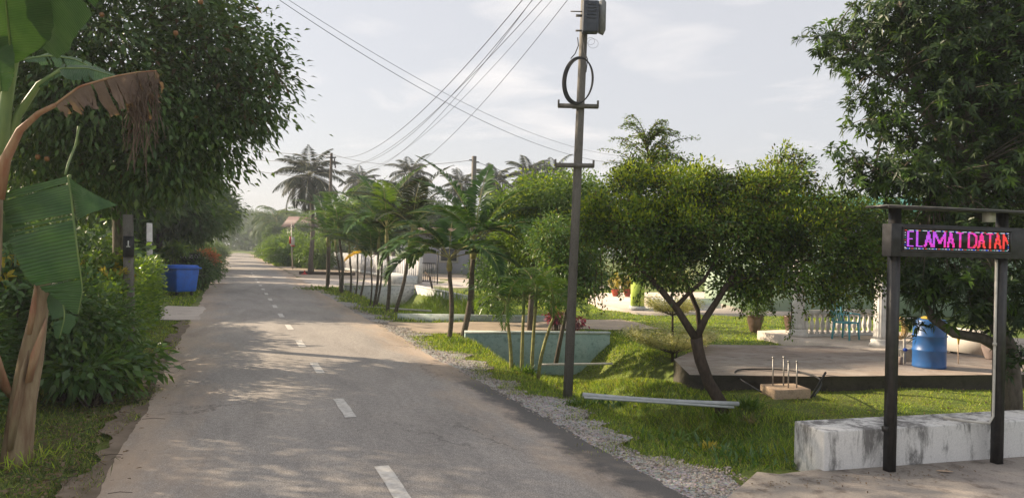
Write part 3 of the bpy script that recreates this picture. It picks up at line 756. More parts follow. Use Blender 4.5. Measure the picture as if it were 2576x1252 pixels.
cable(P(560, -110, 13), P(1560, 392, 30), .7, .005, 'upper of the two thin straight wires crossing the sky from the top left')
cable(P(540, -112, 12.6), P(1560, 412, 29), .75, .006, 'lower of the two thin straight wires crossing the sky from the top left')
cable(p2t + np.array((0, 0, -.05)), p3t + np.array((-.1, 0, -.14)), .35, .009, 'thin wire between the distant pole and the plain pole behind the palms')
cable(P(560, 356, 60), p2t + np.array((0, 0, -.1)), .3, .016, 'highest thin wire running left from the distant pole behind the palm')
cable(P(560, 392, 60), p2t + np.array((0, 0, -.4)), .2, .014, 'middle thin wire running left from the distant pole behind the palm')
cable(P(560, 415, 60), P(780, 447, 50), .1, .018, 'low slanting wire left of the coconut palm')
cable(p3t + np.array((.1, 0, -.2)), P(1500, 470, 36), .25, .009, 'thin wire falling right from the plain pole behind the palms')

# ================================================================== LED SIGN
s1, s2 = G(2237, 1188), G(2507, 1168)
sd = (s2 - s1)[:2]; SL = np.linalg.norm(sd); sd = sd / SL; SX = np.array((sd[0], sd[1], 0)); SY = np.array((0, 0, 1.0)); SN = np.array((sd[1], -sd[0], 0))   # SN faces the road
sg = thing('led_sign', (s1 + s2) / 2, 'black framed scrolling LED sign on two black posts with a thin roof', 'sign')
ztop = P(2250, 524, s1[1])[2]
for q, b_ in ((0, s1), (1, s2)):
    mb = MB(); w_ = .082
    c_ = b_ + np.array((0, 0, ztop / 2 - .05)); mb.box(c_, (w_, w_, ztop + .1), rz=math.atan2(sd[1], sd[0]))
    mb.build('sign_post', M['black'], sg)
mb = MB(); mb.box(s1 + SX * -.05 + np.array((0, 0, .43)), (.06, .05, .05), rz=math.atan2(sd[1], sd[0])); mb.build('bracket', M['black'], sg)
zt, zb = P(2245, 577, s1[1])[2], P(2245, 625, s1[1])[2]
xa = (G(2245, 1188)[0] - s1[0]) / sd[0] + .005; xb = 1.33
SW = xb - xa; SH = zt - zb
so = s1 + SN * .085 
rz_ = math.atan2(sd[1], sd[0])
def sbox(mb, x0, x1, z0, z1, n0, n1, mi=0):
    c_ = s1 + SX * (x0 + x1) / 2 + SN * (n0 + n1) / 2; c_[2] = (z0 + z1) / 2
    mb.box(c_, (x1 - x0, n1 - n0, z1 - z0), rz=rz_)
    return mb
mb = MB(); zt2, zb2 = zt + .055, zb - .075
sbox(mb, xa - .15, xb + .35, zb2, zt2, -.04, .085); hs_ = mb.build('housing', M['blackplastic'], sg)
bv = hs_.modifiers.new('bevel', 'BEVEL'); bv.width = .006; bv.segments = 2
mb = MB()
for a, b, c2, d2 in ((xa - .03, xa - .008, zb - .02, zt + .02), (xb + .008, xb + .03, zb - .02, zt + .02), (xa - .03, xb + .03, zt + .008, zt + .028), (xa - .03, xb + .03, zb - .028, zb - .008)):
    sbox(mb, a, b, c2, d2, .086, .095)
mb.build('bezel', M['black'], hs_)
scr = sbox(MB(), xa, xb, zb, zt, .0851, .088).build('screen', M['darkpanel'], sg)
mb = MB(); sbox(mb, xa - .26, xb + .5, ztop, ztop + .014, -.14, .15); rp = mb.build('roof_plate', M['black'], sg)
mb = MB(); sbox(mb, xa - .26, xb + .5, ztop - .010, ztop + .012, .1505, .160); mb.build('fascia', M['black'], rp)
mb = MB(); sbox(mb, xa - .262, xb + .5, ztop + .0145, ztop + .020, -.14, .162); mb.build('roof_trim', M['steel'], rp)
mb = MB(); sbox(mb, 1.10, 1.20, ztop - .10, ztop - .003, -.02, .05); mb.build('junction_box', M['whitepvc'], sg)
# pipe conduit up the right post
mb = MB(); e = s2 - SX * .058 + SN * .0
mb.tube([e - SX * .42 + np.array((0, 0, .46)) - SN * .2, e - SX * .20 + np.array((0, 0, .43)) - SN * .12, e - SX * .05 + np.array((0, 0, .43)), e + np.array((0, 0, .50)), e + np.array((0, 0, 1.0)), e + np.array((0, 0, zb2 - .01))], .014, 8)
mb.tube([e + np.array((0, 0, 1.22)), e + np.array((0, 0, 1.25))], .02, 8)
mb.build('conduit', M['whitepvc'], sg, smooth=True)
# LED lettering, rasterised on 96 x 16 lamps
GLY = {'E': (7, [(0, 0, 0, 12), (0, 0, 5, 0), (0, 6, 4, 6), (0, 12, 5, 12)]), 'L': (6, [(0, 0, 0, 12), (0, 0, 5, 0)]),
       'A': (7, [(0, 0, 2.8, 12), (2.8, 12, 5.6, 0), (1.2, 4, 4.6, 4)]), 'M': (11, [(0, 0, 0, 12), (0, 12, 5, 3), (5, 3, 10, 12), (10, 12, 10, 0)]),
       'T': (6, [(0, 12, 6, 12), (3, 0, 3, 12)]), 'D': (8, [(0, 0, 0, 12), (0, 12, 4.5, 12), (4.5, 12, 7, 9), (7, 9, 7, 3), (7, 3, 4.5, 0), (4.5, 0, 0, 0)]),
       'N': (8, [(0, 0, 0, 12), (0, 12, 7, 0), (7, 0, 7, 12)]), ' ': (3, [])}
NX, NY = 96, 16
lit = {}
cur = 2.0
for ch in 'ELAMAT DATAN':
    w_, segs = GLY[ch]
    for x0, y0, x1, y1 in segs:
        n_ = int(max(abs(x1 - x0), abs(y1 - y0)) * 3) + 1
        for k in range(n_ + 1):
            t = k / n_; gx_, gy_ = cur + x0 + (x1 - x0) * t, 2 + y0 + (y1 - y0) * t
            wide = 1 if abs(x1 - x0) < abs(y1 - y0) else 0
            for a in range(wide + 1):
                X_, Y_ = int(round(gx_ + a)), int(round(gy_))
                if 1 <= X_ < NX - 1 and 1 <= Y_ < NY - 1: lit[(X_, Y_)] = 1
    cur += w_ + 1.15
dots = {k: [] for k in range(8)}
for (X_, Y_) in lit:
    f = X_ / NX + (1 - Y_ / NY) * .35 - .15 + random.uniform(-.08, .08)
    dots[0 if f < .32 else 1 if f < .55 else 2 if f < .80 else 3].append((X_, Y_))
bcols = [4, 5, 4, 6, 7, 4]
for X_ in range(NX):
    for Y_ in (0, NY - 1):
        if (X_ + (3 if Y_ else 0)) % 6 < 5: dots[bcols[(X_ // 2 + Y_) % 6]].append((X_, Y_))
for Y_ in range(1, NY - 1):
    for X_ in (0, NX - 1):
        if Y_ % 2: dots[bcols[(Y_ // 2) % 6]].append((X_, Y_))
lc = [(.55, .10, .80), (.80, .07, .62), (.90, .05, .30), (.95, .07, .06), (.65, .65, .75), (.05, .12, .9), (.7, .12, .08), (.05, .35, .30)]
LM = [emis('lamp_colour', c, .85 if k_ < 4 else .55) for k_, c in enumerate(lc)]
def lamps(keys, name):
    mb = MB(); cw, chh = SW / NX, SH / NY
    for k in keys:
        for X_, Y_ in dots[k]:
            x0 = xa + (X_ + .08) * cw; z0 = zb + (Y_ + .14) * chh
            sbox(mb, x0, x0 + cw * .84, z0, z0 + chh * .62, .0882, .0900)
            f_, _, u_ = mb.Fc[-1]; mb.Fc[-1] = (f_, k, u_)
    return mb.build(name, LM, scr)
lamps([0, 1, 2, 3], 'lettering'); lamps([4, 5, 6, 7], 'border_lamps')

# ================================================================== VEGETATION
def copy_tree(o, parent=None):
    c = o.copy(); COL.objects.link(c); c.parent = parent
    for ch in list(o.children): copy_tree(ch, c)
    return c
def ell(px, py, d, rx, ry=None, rz_=None):
    return (P(px, py, d), np.array((rx, ry or rx, rz_ or rx)))

# ---- big dark tree on the left
tb = P(302, 800, 15.6); tb[2] = .05
T1 = thing('broadleaf_tree', tb, 'huge dark spreading tree overhanging the road on the left', 'tree')
def ell1(px, py, d, rx, ry=None, rz_=None, f=.872): return (P(px, py, d * f), np.array((rx, ry or rx, rz_ or rx)) * f)
E1 = [ell1(330, 170, 15.5, 2.9, 2.6, 2.3), ell1(520, 110, 15.8, 1.35, 1.6, 1.3), ell1(560, 235, 15.6, 1.15, 1.4, .95), ell1(500, 330, 15.6, 1.05, 1.3, .75),
      ell1(430, 400, 15.6, 1.1, 1.4, .75), ell1(150, 120, 14.5, 2.4), ell1(110, 380, 15.5, 2.2, 2.2, 1.5), ell1(300, 430, 16, 1.6, 1.8, .75), ell1(450, -50, 15.5, 1.1, 1.8, 1.0),
      ell1(670, 195, 15.4, .42, .6, .40), ell1(665, 100, 15.6, .32, .6, .3), ell1(620, 300, 15.6, .5, .6, .32), ell1(690, 270, 15.6, .25, .5, .22), ell1(545, 380, 15.6, .32, .5, .28), ell1(470, 450, 15.7, .5, .8, .3),
      ell1(-300, -60, 13.5, 2.8, 2.6, 2.3), ell1(100, -250, 14.5, 2.6, 2.6, 2.0), ell1(-700, 150, 11.5, 2.2, 2.4, 2.2)]  # unseen crown masses, added out of frame to shade the near road
cpt, od, kk = in_ells(E1, 2100, .36)
mb = MB()
clump_leaves(mb, cpt, od, 32, .24, .15, .064, (0, 1), (.93, .07), droop=.38, fold=.14)
tips_ = cpt[(np.abs(cpt[:, 0] / cpt[:, 1] * F + CX - 640) < 110)]
mb.build('crown', [L['mango'], L['mangobrown']], T1)
mb = MB()
top = P(300, 480, 15.6)
mb.tube([tb - np.array((0, 0, .3)), tb + np.array((.02, 0, .9)), P(303, 600, 15.6), top], [.24, .17, .15, .16], 12, 0)
limb_net(mb, top, [e[0] for e in E1[:9]] + [E1[15][0], E1[16][0], E1[17][0]], cpt[::9], .10, .03, twigr=.012)
mb.build('trunk', M['greybark'], T1)
fr = thing('mango_fruit', P(505, 8, 13.4), 'small orange fruit hanging in the top of the dark left tree', 'fruit')
bpy.data.objects.remove(fr)
mb = MB()
for (a, b) in ((505, 5), (256, 38), (442, 84), (95, 395), (118, 400)):
    c_ = P(a, b, 11.4)
    mb2 = MB(); mb2.lathe([(.0, -.04), (.025, -.034), (.038, -.01), (.038, .01), (.028, .034), (.0, .04)], c_, 10)
    o = mb2.build('fruit', simple('orange_fruit', (.28, .13, .05), None, 5, .5) if 'fr' not in M else M['fr'], T1, smooth=True)
    M['fr'] = o.data.materials[0]

# ---- rosette-leaved tree on the right, behind the sign
tb = GT(2545, 1048); dR = tb[1]
T2 = thing('broadleaf_tree', tb, 'tall tree with long lance leaves in rosettes standing behind the low wall', 'tree')
E2 = [ell(2260, 70, dR + .3, 1.0, 1.2, .55), ell(2090, 95, dR + .2, .42, .5, .22), ell(2170, 150, dR, .40, .6, .25), ell(2440, 60, dR + .3, 1.2, 1.4, .9), ell(2380, 240, dR, .85, 1.1, .7),
      ell(2230, 300, dR, .50, .8, .30), ell(2190, 240, dR, .32, .5, .2), ell(2260, 440, dR - .2, .70, .9, .33), ell(2120, 395, dR - .2, .30, .4, .13), ell(2170, 440, dR - .2, .38, .4, .2), ell(2480, 420, dR, .9, 1.2, .8), ell(2620, 250, dR, 1.2, 1.4, 1.6),
      ell(2350, 470, dR - .4, .6, .8, .35), ell(2420, 700, dR - .3, .75, .8, .36), ell(2330, 690, dR - .2, .38, .5, .36), ell(2560, 720, dR - .3, .55, .8, .5), ell(2620, 560, dR, .9, 1.1, .8), ell(2400, -160, dR + .3, 1.2, 1.5, .8), ell(2560, -200, dR + .3, 1.7, 1.7, 1.1),
      ell(2310, 800, dR + .6, .16, .2, .22), ell(2560, 900, dR - .35, .16, .2, .22)]
E2 += [ell(2330, 150, dR, .7, 1, .5), ell(2480, 180, dR, .9, 1.2, .7), ell(2300, 20, dR, .9, 1.1, .45), ell(2560, 60, dR, 1, 1.2, .8), ell(2330, 380, dR, .6, .9, .4), ell(2330, 720, dR - .1, .36, .5, .28), ell(2430, 770, dR - .3, .45, .5, .18), ell(2540, 790, dR - .1, .5, .7, .28), ell(2560, 330, dR, 1, 1.2, .7), ell(2400, 560, dR - .2, .8, .9, .35)]
cpt, od, kk = in_ells(E2, 5400, .5)
cpt += rng.normal(0, .10, cpt.shape)
mb = MB(); rosettes(mb, cpt, od, 14, .135, .034, (0, 1), (.86, .14), droop=.30)
mb.build('crown', [L['rosette'], leafmat('young_lance_leaves', [(.07, .14, .025), (.10, .18, .03), (.06, .12, .025)], .36, .5, .25)], T2)
mb = MB(); t0 = P(2540, 880, dR)
mb.tube([tb - np.array((0, 0, .3)), P(2548, 990, dR), t0, P(2500, 800, dR - .05)], [.16, .125, .115, .11], 12)
mb.tube([t0 + np.array((-.05, 0, .0)), P(2470, 850, dR), P(2400, 838, dR), P(2345, 800, dR), P(2320, 745, dR)], [.10, .075, .07, .06, .04], 8)
f0 = P(2500, 800, dR - .05)
mb.tube([f0, P(2470, 560, dR), P(2440, 350, dR), P(2420, 100, dR), P(2400, -150, dR)], [.11, .09, .07, .055, .04], 8)
mb.tube([P(2470, 560, dR), P(2350, 330, dR), P(2290, 180, dR), P(2260, -50, dR)], [.06, .05, .04, .03], 7)
mb.tube([P(2440, 380, dR), P(2600, 200, dR), P(2640, -20, dR)], [.06, .05, .03], 7)
mb.tube([P(2400, 430, dR), P(2420, 240, dR), P(2390, 60, dR)], [.03, .025, .02], 6)
limb_net(mb, P(2450, 450, dR), [E2[k][0] for k in (0, 1, 2, 5, 7, 9, 12)], cpt[::6], .035, .012, twigr=.008)
mb.build('trunk', M['greybark'], T2)

# ---- leaning small-leaved tree in the middle
tb = GT(1822, 1036); tb[1] -= 0; dD = tb[1]
T3 = thing('small_leaved_tree', tb, 'wide low tree with a leaning forked trunk and tiny purple flowered leaves', 'tree')
E3 = [ell(1620, 590, dD + .5, .72, 1.0, .50), ell(1800, 560, dD + .6, .95, 1.1, .58), ell(2010, 580, dD + .6, .90, 1.1, .60), ell(1720, 470, dD + .8, .62, .9, .30), ell(1560, 560, dD + .4, .45, .7, .40), ell(1590, 460, dD + .9, .38, .7, .26), ell(1930, 470, dD + .8, .60, .9, .28),
      ell(1990, 440, dD + .8, .32, .4, .25), ell(1965, 400, dD + .8, .12, .2, .25), ell(2110, 640, dD + .5, .55, .8, .48), ell(2130, 540, dD + .9, .40, .6, .28), ell(1500, 560, dD + .6, .30, .6, .40), ell(1660, 680, dD + .3, .60, .7, .28), ell(1940, 690, dD + .2, .80, .8, .33), ell(2080, 730, dD + .4, .42, .5, .20),
      ell(1860, 720, dD + .2, .42, .5, .14), ell(2190, 700, dD + .6, .20, .4, .30), ell(1800, 650, dD + .4, .6, .8, .3), ell(1700, 560, dD + .5, .7, 1.0, .5), ell(1910, 560, dD + .5, .7, 1.0, .5), ell(1830, 480, dD + .8, .6, .8, .26)]
cpt, od, kk = in_ells(E3, 2900, .45); gk = np.sin(cpt[:, 0] * 4.1 + cpt[:, 2] * 3) * np.cos(cpt[:, 1] * 3.3 + cpt[:, 2] * 5.1) + .5 * np.sin(cpt[:, 0] * 9 + cpt[:, 1] * 7); kp = gk < .36; cpt, od = cpt[kp], od[kp]
cpt += rng.normal(0, .05, cpt.shape)
mb = MB()
clump_leaves(mb, cpt, od, 36, .085, .066, .034, (0, 4, 5), (.62, .22, .16), droop=.1, flat=.8)
pxx = cpt[:, 0] / cpt[:, 1] * F + CX; tops = cpt[((cpt[:, 2] > 2.45) & (rng.random(len(cpt)) < np.where(pxx < 1780, .85, .3))) | (rng.random(len(cpt)) < .06)]
clump_leaves(mb, tops + np.array((-.05, 0, .05)), np.tile((0, 0, 1.), (len(tops), 1)), 13, .07, .06, .032, (1,), None, droop=-.3)  # brighter leaves, mostly upper left: sun highlight put into the leaf colour
fl = cpt[rng.random(len(cpt)) < .05]
clump_leaves(mb, fl, od[:len(fl)], 7, .05, .026, .02, (2,), None)
# upright and drooping sprays that break the outline
def spray(mb, a, b, bend, n, Ln, W, mi=0, off=.05, stem=None, droop=.3):
    p = curve(a, b, bend, 14)
    seg = rng.integers(0, 13, n); f = rng.random(n)[:, None]
    q = p[seg] * (1 - f) + p[seg + 1] * f
    leaves(mb, q + rng.normal(0, off * .4, (n, 3)), rdir(n) + norm(p[seg + 1] - p[seg]) * .5 - np.array((0, 0, droop)), Ln * rng.uniform(.7, 1.2, n), W, mi)
    if stem is not None: mb.tube(p, np.linspace(.008, .003, 14), 4, stem, cap=False)
for a, b, c2, d2 in ((1955, 450, 1985, 352), (1980, 440, 2035, 395), (1940, 450, 1905, 400), (1870, 470, 1855, 405), (1830, 450, 1790, 415), (2060, 480, 2085, 440), (2030, 450, 2000, 372), (1750, 450, 1790, 420), (2100, 520, 2170, 490), (1930, 450, 1945, 400)):
    spray(mb, P(a, b, dD + .8), P(c2, d2, dD + .7 + rng.uniform(-.3, .3)), (0, 0, .03), 70, .05, .024, 1 if rng.random() < .5 else 0, .05, 3)
for a, b, c2, d2 in ((1510, 640, 1515, 780), (1500, 660, 1495, 760), (1545, 640, 1535, 720), (1900, 740, 1905, 790), (1870, 740, 1860, 800), (1990, 760, 1985, 850), (2000, 730, 2030, 800), (1930, 740, 1945, 790), (2090, 750, 2085, 800), (2150, 740, 2170, 790), (1620, 700, 1600, 760), (2190, 720, 2200, 800), (1570, 700, 1560, 745)):
    spray(mb, P(a, b, dD + .2), P(c2, d2, dD + .1), (0, -.05, .0), 90, .055, .026, 0, .07, 3, .5)
mb.build('crown', [L['duranta'], L['durantalime'], L['lilac'], M['bark'], leafmat('dark_small_leaves', [(.03, .06, .02), (.04, .08, .024), (.05, .045, .03)], .2, .5, .25, 1.3), L['limetree']], T3)
mb = MB()
fk = P(1750, 850, dD)
mb.tube([tb - np.array((0, 0, .2)), P(1812, 1010, dD), P(1782, 960, dD), P(1762, 905, dD), fk], [.115, .095, .085, .088, .085], 12)
mb.tube([fk, P(1718, 800, dD), P(1700, 772, dD), P(1655, 720, dD + .1), P(1590, 650, dD + .2), P(1540, 590, dD + .3)], [.062, .055, .052, .046, .03, .015], 9)
mb.tube([P(1700, 772, dD), P(1730, 740, dD), P(1770, 705, dD), P(1810, 640, dD + .2)], [.04, .032, .028, .018], 8)
mb.tube([fk + np.array((0, 0, -.03)), P(1775, 800, dD), P(1800, 762, dD), P(1826, 720, dD), P(1880, 640, dD + .3), P(1960, 560, dD + .5)], [.055, .05, .046, .04, .03, .015], 9)
mb.tube([P(1826, 720, dD), P(1900, 690, dD + .1), P(2000, 660, dD + .3), P(2100, 640, dD + .4)], [.028, .022, .018, .01], 7)
limb_net(mb, P(1600, 655, dD + .2), [E3[k][0] for k in (0, 3, 5, 11)], cpt[::14][:90], .022, .008, twigr=.005)
limb_net(mb, P(1880, 640, dD + .3), [E3[k][0] for k in (1, 2, 6, 7, 9)], cpt[5::14][:90], .025, .008, twigr=.005)
mb.build('trunk', M['bark'], T3)

# ---- arching spray shrub rising behind it (pinnate, curving branch tips)
bt = P(1770, 900, 13.5); bt[2] = -.1
T4 = thing('feathery_tree', bt, 'feathery tree with arching rows of leaflets rising above the wide low tree', 'tree')
mb = MB(); mt_ = MB()
mt_.tube([bt, P(1755, 780, 13.5), P(1660, 560, 13.5), P(1620, 330, 13.5)], [.05, .045, .035, .012], 7)
for k in range(44):
    t = rng.random(); a = P(1638 - 14 * t, 470 - 130 * t, 13.5); sgn = 1 if rng.random() < .55 else -1
    ln = (1 - t * .5) * rng.uniform(.6, 1.1)
    b = a + np.array((sgn * ln * rng.uniform(.5, 1), rng.uniform(-.5, .5), ln * rng.uniform(-.1, .75)))
    p = curve(a, b, (0, 0, .14), 16); mt_.tube(p, np.linspace(.010, .003, 16), 4, 0, cap=False)
    idx = np.repeat(np.arange(1, 16), 8); side = np.tile((1, -1), 60)[:, None]
    Tn = norm(p[idx] - p[idx - 1]); Sd = norm(np.cross(Tn, (0, 0, 1.)))
    leaves(mb, p[idx] + rng.normal(0, .022, (120, 3)), Sd * side + Tn * .4 + rdir(120) * .5 - np.array((0, 0, .35)), .06 * rng.uniform(.7, 1.2, 120), .024)
cpt, od, kk = in_ells([ell(1620, 420, 13.5, .6, .7, .35), ell(1700, 440, 13.5, .6, .7, .3)], 160, .5)
clump_leaves(mb, cpt, od, 26, .12, .06, .028)
mb.build('crown', [L['duranta']], T4); mt_.build('trunk', M['bark'], T4)

def tree(name, label, base, trunk_top, ells, n, per, spread, Ln, W, mats, probs=None, r0=.12, bark='greybark', droop=.3, shell=.42, group=None, limbs=True, cat='tree', flat=.8, twr=.006):
    T_ = thing(name, base, label, cat, group)
    cpt, od, kk = in_ells(ells, n, shell)
    mb = MB(); clump_leaves(mb, cpt, od, per, spread, Ln, W, tuple(range(len(mats))), probs, droop, flat)
    mb.build('crown', mats, T_)
    mb = MB(); base = np.array(base, float); tt_ = np.array(trunk_top, float)
    mb.tube([base - np.array((0, 0, .2)), base * .5 + tt_ * .5, tt_], [r0, r0 * .8, r0 * .65], 8)
    if limbs: limb_net(mb, tt_, [e[0] for e in ells], cpt[::max(1, n // 70)], r0 * .5, r0 * .12, twigr=twr)
    mb.build('trunk', M[bark], T_)
    return T_
# lime-green tree and its neighbours in the middle distance
b_ = GT(1300, 800); b_[:2] = P(1335, 700, 20)[:2]
tree('green_tree', 'bright green bushy tree between the arching palms and the utility pole', b_, P(1340, 690, 20),
     [ell(1370, 500, 20, 1.0, 1.3, .65), ell(1290, 530, 20.4, .7, 1.0, .55), ell(1440, 480, 20, .7, 1.0, .45), ell(1330, 610, 20, 1.1, 1.3, .55), ell(1440, 600, 20, .9, 1.2, .7), ell(1500, 500, 20.4, .5, .8, .5)],
     1000, 18, .17, .125, .055, [L['limetree'], L['durantalime']], (.88, .12), .09)
b_ = GT(1245, 795)
tree('bushy_tree', 'low bushy dark green tree on the lawn behind the arching palms', b_, P(1290, 730, 21.5),
     [ell(1280, 700, 21.5, .95, 1.0, .55), ell(1360, 720, 21, .8, .9, .5), ell(1225, 680, 22, .5, .7, .6), ell(1245, 760, 21.5, .35, .5, .25), ell(1320, 650, 21.5, .9, 1, .5)],
     800, 16, .14, .10, .045, [L['shrub'], L['limetree']], (.75, .25), .05)
b_ = P(1400, 800, 15.5); b_[2] = -.1
tree('bushy_tree', 'dense dark green shrub right behind the foot of the utility pole crossarm', b_, P(1440, 720, 15.5),
     [ell(1440, 640, 15.5, .65, .7, .55), ell(1390, 600, 15.6, .5, .6, .5), ell(1470, 700, 15.2, .45, .5, .35), ell(1415, 730, 15.2, .4, .5, .3)],
     900, 18, .10, .075, .034, [L['shrub'], L['duranta']], (.6, .4), .05)
b_ = P(2244, 800, 13.0); b_[2] = 0
tree('bushy_tree', 'rounded green shrub between the wide low tree and the LED sign', b_, P(2240, 640, 13),
     [ell(2180, 560, 13, .75, .8, .5), ell(2090, 530, 13.3, .6, .7, .33), ell(2280, 600, 13, .6, .7, .5), ell(2210, 640, 13, .6, .7, .45)],
     900, 20, .10, .075, .032, [L['shrub'], L['limetree']], (.6, .4), .06)
b_ = P(2700, 900, 17); b_[2] = 0
tree('green_tree', 'big green tree at the right edge behind the lance leaved tree', b_, P(2640, 600, 17),
     [ell(2600, 450, 17, 2.0, 2, 1.6), ell(2450, 560, 18, 1.6, 1.6, .7), ell(2750, 300, 17, 2.0, 2, 1.8)], 800, 22, .26, .16, .06, [L['shrub']], None, .16)
# variegated tiered tree
b_ = GT(1692, 908)
T5 = thing('tiered_tree', b_, 'small tree with flat tiers of cream variegated leaves beside the slab corner', 'tree')
mb = MB(); mt_ = MB(); dv_ = b_[1]
mt_.tube([b_ - np.array((0, 0, .1)), P(1692, 800, dv_), P(1690, 700, dv_), P(1688, 640, dv_)], [.035, .022, .015, .008], 6)
mt_.tube([b_ + np.array((.06, 0, -.1)), P(1705, 870, dv_)], [.02, .015], 5)
for (py, tipz, rad, nb) in ((888, 834, 1.02, 26), (792, 755, .66, 18), (722, 690, .42, 12)):
    c_ = P(1690, py, dv_); zt_ = P(1690, tipz, dv_)[2]
    for k in range(nb):
        a = 2 * pi * k / nb + rng.uniform(-.1, .1); r_ = rad * rng.uniform(.75, 1.05)
        e = c_ + np.array((cos(a) * r_, sin(a) * r_, 0)); e[2] = zt_ + rng.uniform(-.04, .04)
        p = curve(c_, e, (0, 0, -.05), 8); mt_.tube(p, np.linspace(.011, .003, 8), 4, cap=False)
        n_ = int(520 * rad); t = rng.uniform(.25, 1, n_) ** .7; f_ = t * 7; i_ = np.clip(f_.astype(int), 0, 6); q = p[i_] + (p[i_ + 1] - p[i_]) * (f_ - i_)[:, None]
        q = q + rng.normal(0, 1, (n_, 3)) * np.array((.07, .07, .035)) * (.4 + t[:, None])
        leaves(mb, q + np.array((0, 0, .015)), rdir(n_) * np.array((1, 1, .3)), .045, .026, 0, jit=.3)
mb.build('crown', [L['variegated']], T5); mt_.build('trunk', M['bark'], T5)

# ---- palms
def frond(mb, base, az, el0, length, droop, nl, Ll, Wl, mi=0, mist=1, vee=.5, ldroop=.35, stemr=.012, start=.18, curl=1.3):
    n = 18; t = np.linspace(0, 1, n); ang = el0 - droop * t ** curl
    st = length / (n - 1); h = np.array((cos(az), sin(az)))
    p = np.zeros((n, 3)); p[0] = base
    for k in range(1, n):
        p[k] = p[k - 1] + st * np.array((h[0] * cos(ang[k]), h[1] * cos(ang[k]), sin(ang[k])))
    mb.tube(p, np.linspace(stemr, stemr * .25, n), 4, mist, cap=False)
    tt = np.linspace(start, .995, nl); f_ = tt * (n - 1); i_ = np.clip(f_.astype(int), 0, n - 2)
    q = p[i_] + (p[i_ + 1] - p[i_]) * (f_ - i_)[:, None]; Tn = norm(p[i_ + 1] - p[i_])
    Sd = np.tile(np.array((-h[1], h[0], 0)), (nl, 1)); Up = np.cross(Tn, -Sd); Up = norm(Up)
    Up = np.where(Up[:, 2:] < 0, -Up, Up)
    for s_ in (1, -1):
        fw = (.35 + .9 * tt ** 2)[:, None]
        D = Sd * s_ + Tn * fw + Up * vee + rng.normal(0, .10, (nl, 3))
        ln = Ll * (np.sin(np.clip(tt * 1.05, 0, 1) * pi * .86 + .35) * .85 + .15) * rng.uniform(.9, 1.1, nl)
        leaves(mb, q, D, ln, Wl, mi, .05, ldroop, up=Up, jit=.15, midp=.5)
def palm(name, label, base, top, nfr, flen, Ll, Wl, lm, r0, r1, droop=1.5, el=(.3, 1.35), nl=42, shaft=.5, group=None, cat='palm', trunk='palmtrunk', vee=.5, ld=.35, extra=(), azs=None, ring=0.12, stemr=.014):
    base = np.array(base, float); top = np.array(top, float)
    T_ = thing(name, base, label, cat, group)
    p = curve(base - np.array((0, 0, .15)), top, (0, 0, 0), 9)
    p[1:-1, 0] += .03 * np.sin(np.linspace(0, 3, 7)) * np.linalg.norm(top - base)
    mb = MB(); r = np.linspace(r0, r1, 9); r[0] *= 1.35
    mb.tube(p, r, 10); mb.build('trunk', M[trunk], T_, smooth=True)
    ax = norm(p[-1] - p[-2]); tip = top + ax * shaft
    if shaft > 0:
        MB().tube(curve(top - ax * .02, tip, (0, 0, 0), 5), [r1 * 1.05, r1 * 1.5, r1 * 1.35, r1 * 1.0, r1 * .6], 10).build('crown_shaft', M['palmgreen'], T_, smooth=True)
    for k in range(nfr):
        if azs is not None: az, e_ = azs[k]
        else:
            az = 2.399 * k + rng.uniform(-.25, .25); e_ = el[1] - (el[1] - el[0]) * ((k + .5) / nfr) + rng.uniform(-.1, .1)
        m_ = lm[0] if (len(lm) == 1 or rng.random() < .6) else lm[1]
        mb = MB(); frond(mb, tip - ax * shaft * .25 * (k % 3) / 3, az, e_, flen * rng.uniform(.85, 1.1), droop * rng.uniform(.8, 1.15), nl, Ll, Wl, 0, 1, vee, ld, stemr)
        mb.build('frond', [m_, M['palmgreen']], T_)
    for (az, e_, ln_, dr_, m_) in extra:
        mb = MB(); frond(mb, tip - ax * shaft * .4, az, e_, ln_, dr_, nl, Ll, Wl, 0, 1, vee, ld, stemr); mb.build('frond', [m_, M['palmgreen']], T_)
    return T_
LP = [L['palm'], L['palmlime']]
rowp = [  # base px, base py, top px, top py, trunk radius, label, leaf, frond length
    (823, 728, 825, 628, .085, 'leftmost stout palm of the roadside row, standing on the grassy tuft by the road', [L['palmlime'], L['palm']], 1.9),
    (857, 735, 846, 640, .045, 'very thin palm stem just right of the leftmost stout palm', [L['palm']], 1.6),
    (861, 738, 854, 605, .07, 'straight palm second from the left with a tall crown', [L['palm'], L['palmlime']], 1.9),
    (882, 738, 880, 655, .055, 'palm at the left corner of the grey culvert wall', [L['palm'], L['palmlime']], 1.5),
    (895, 742, 899, 652, .04, 'thin upright palm at the left end of the grey culvert wall', [L['palm']], 1.4),
    (906, 747, 920, 655, .045, 'palm leaning right in front of the left part of the grey culvert wall', [L['palm'], L['palmlime']], 1.5),
    (931, 770, 934, 680, .035, 'thinnest upright palm in front of the middle of the grey culvert wall', [L['palm']], 1.3),
    (940, 774, 952, 640, .055, 'dark palm leaning right before the middle of the grey culvert wall', [L['palmdark'], L['palm']], 1.7),
    (946, 771, 962, 660, .04, 'slim palm crossing behind the dark leaning palm', [L['palm']], 1.5),
    (976, 783, 974, 625, .065, 'upright palm nearest to the white pipe by the grey culvert wall', [L['palm'], L['palmlime']], 1.75),
    (993, 787, 1030, 625, .065, 'rightmost palm of the roadside row, leaning strongly to the right', [L['palm'], L['palmdark']], 1.8)]
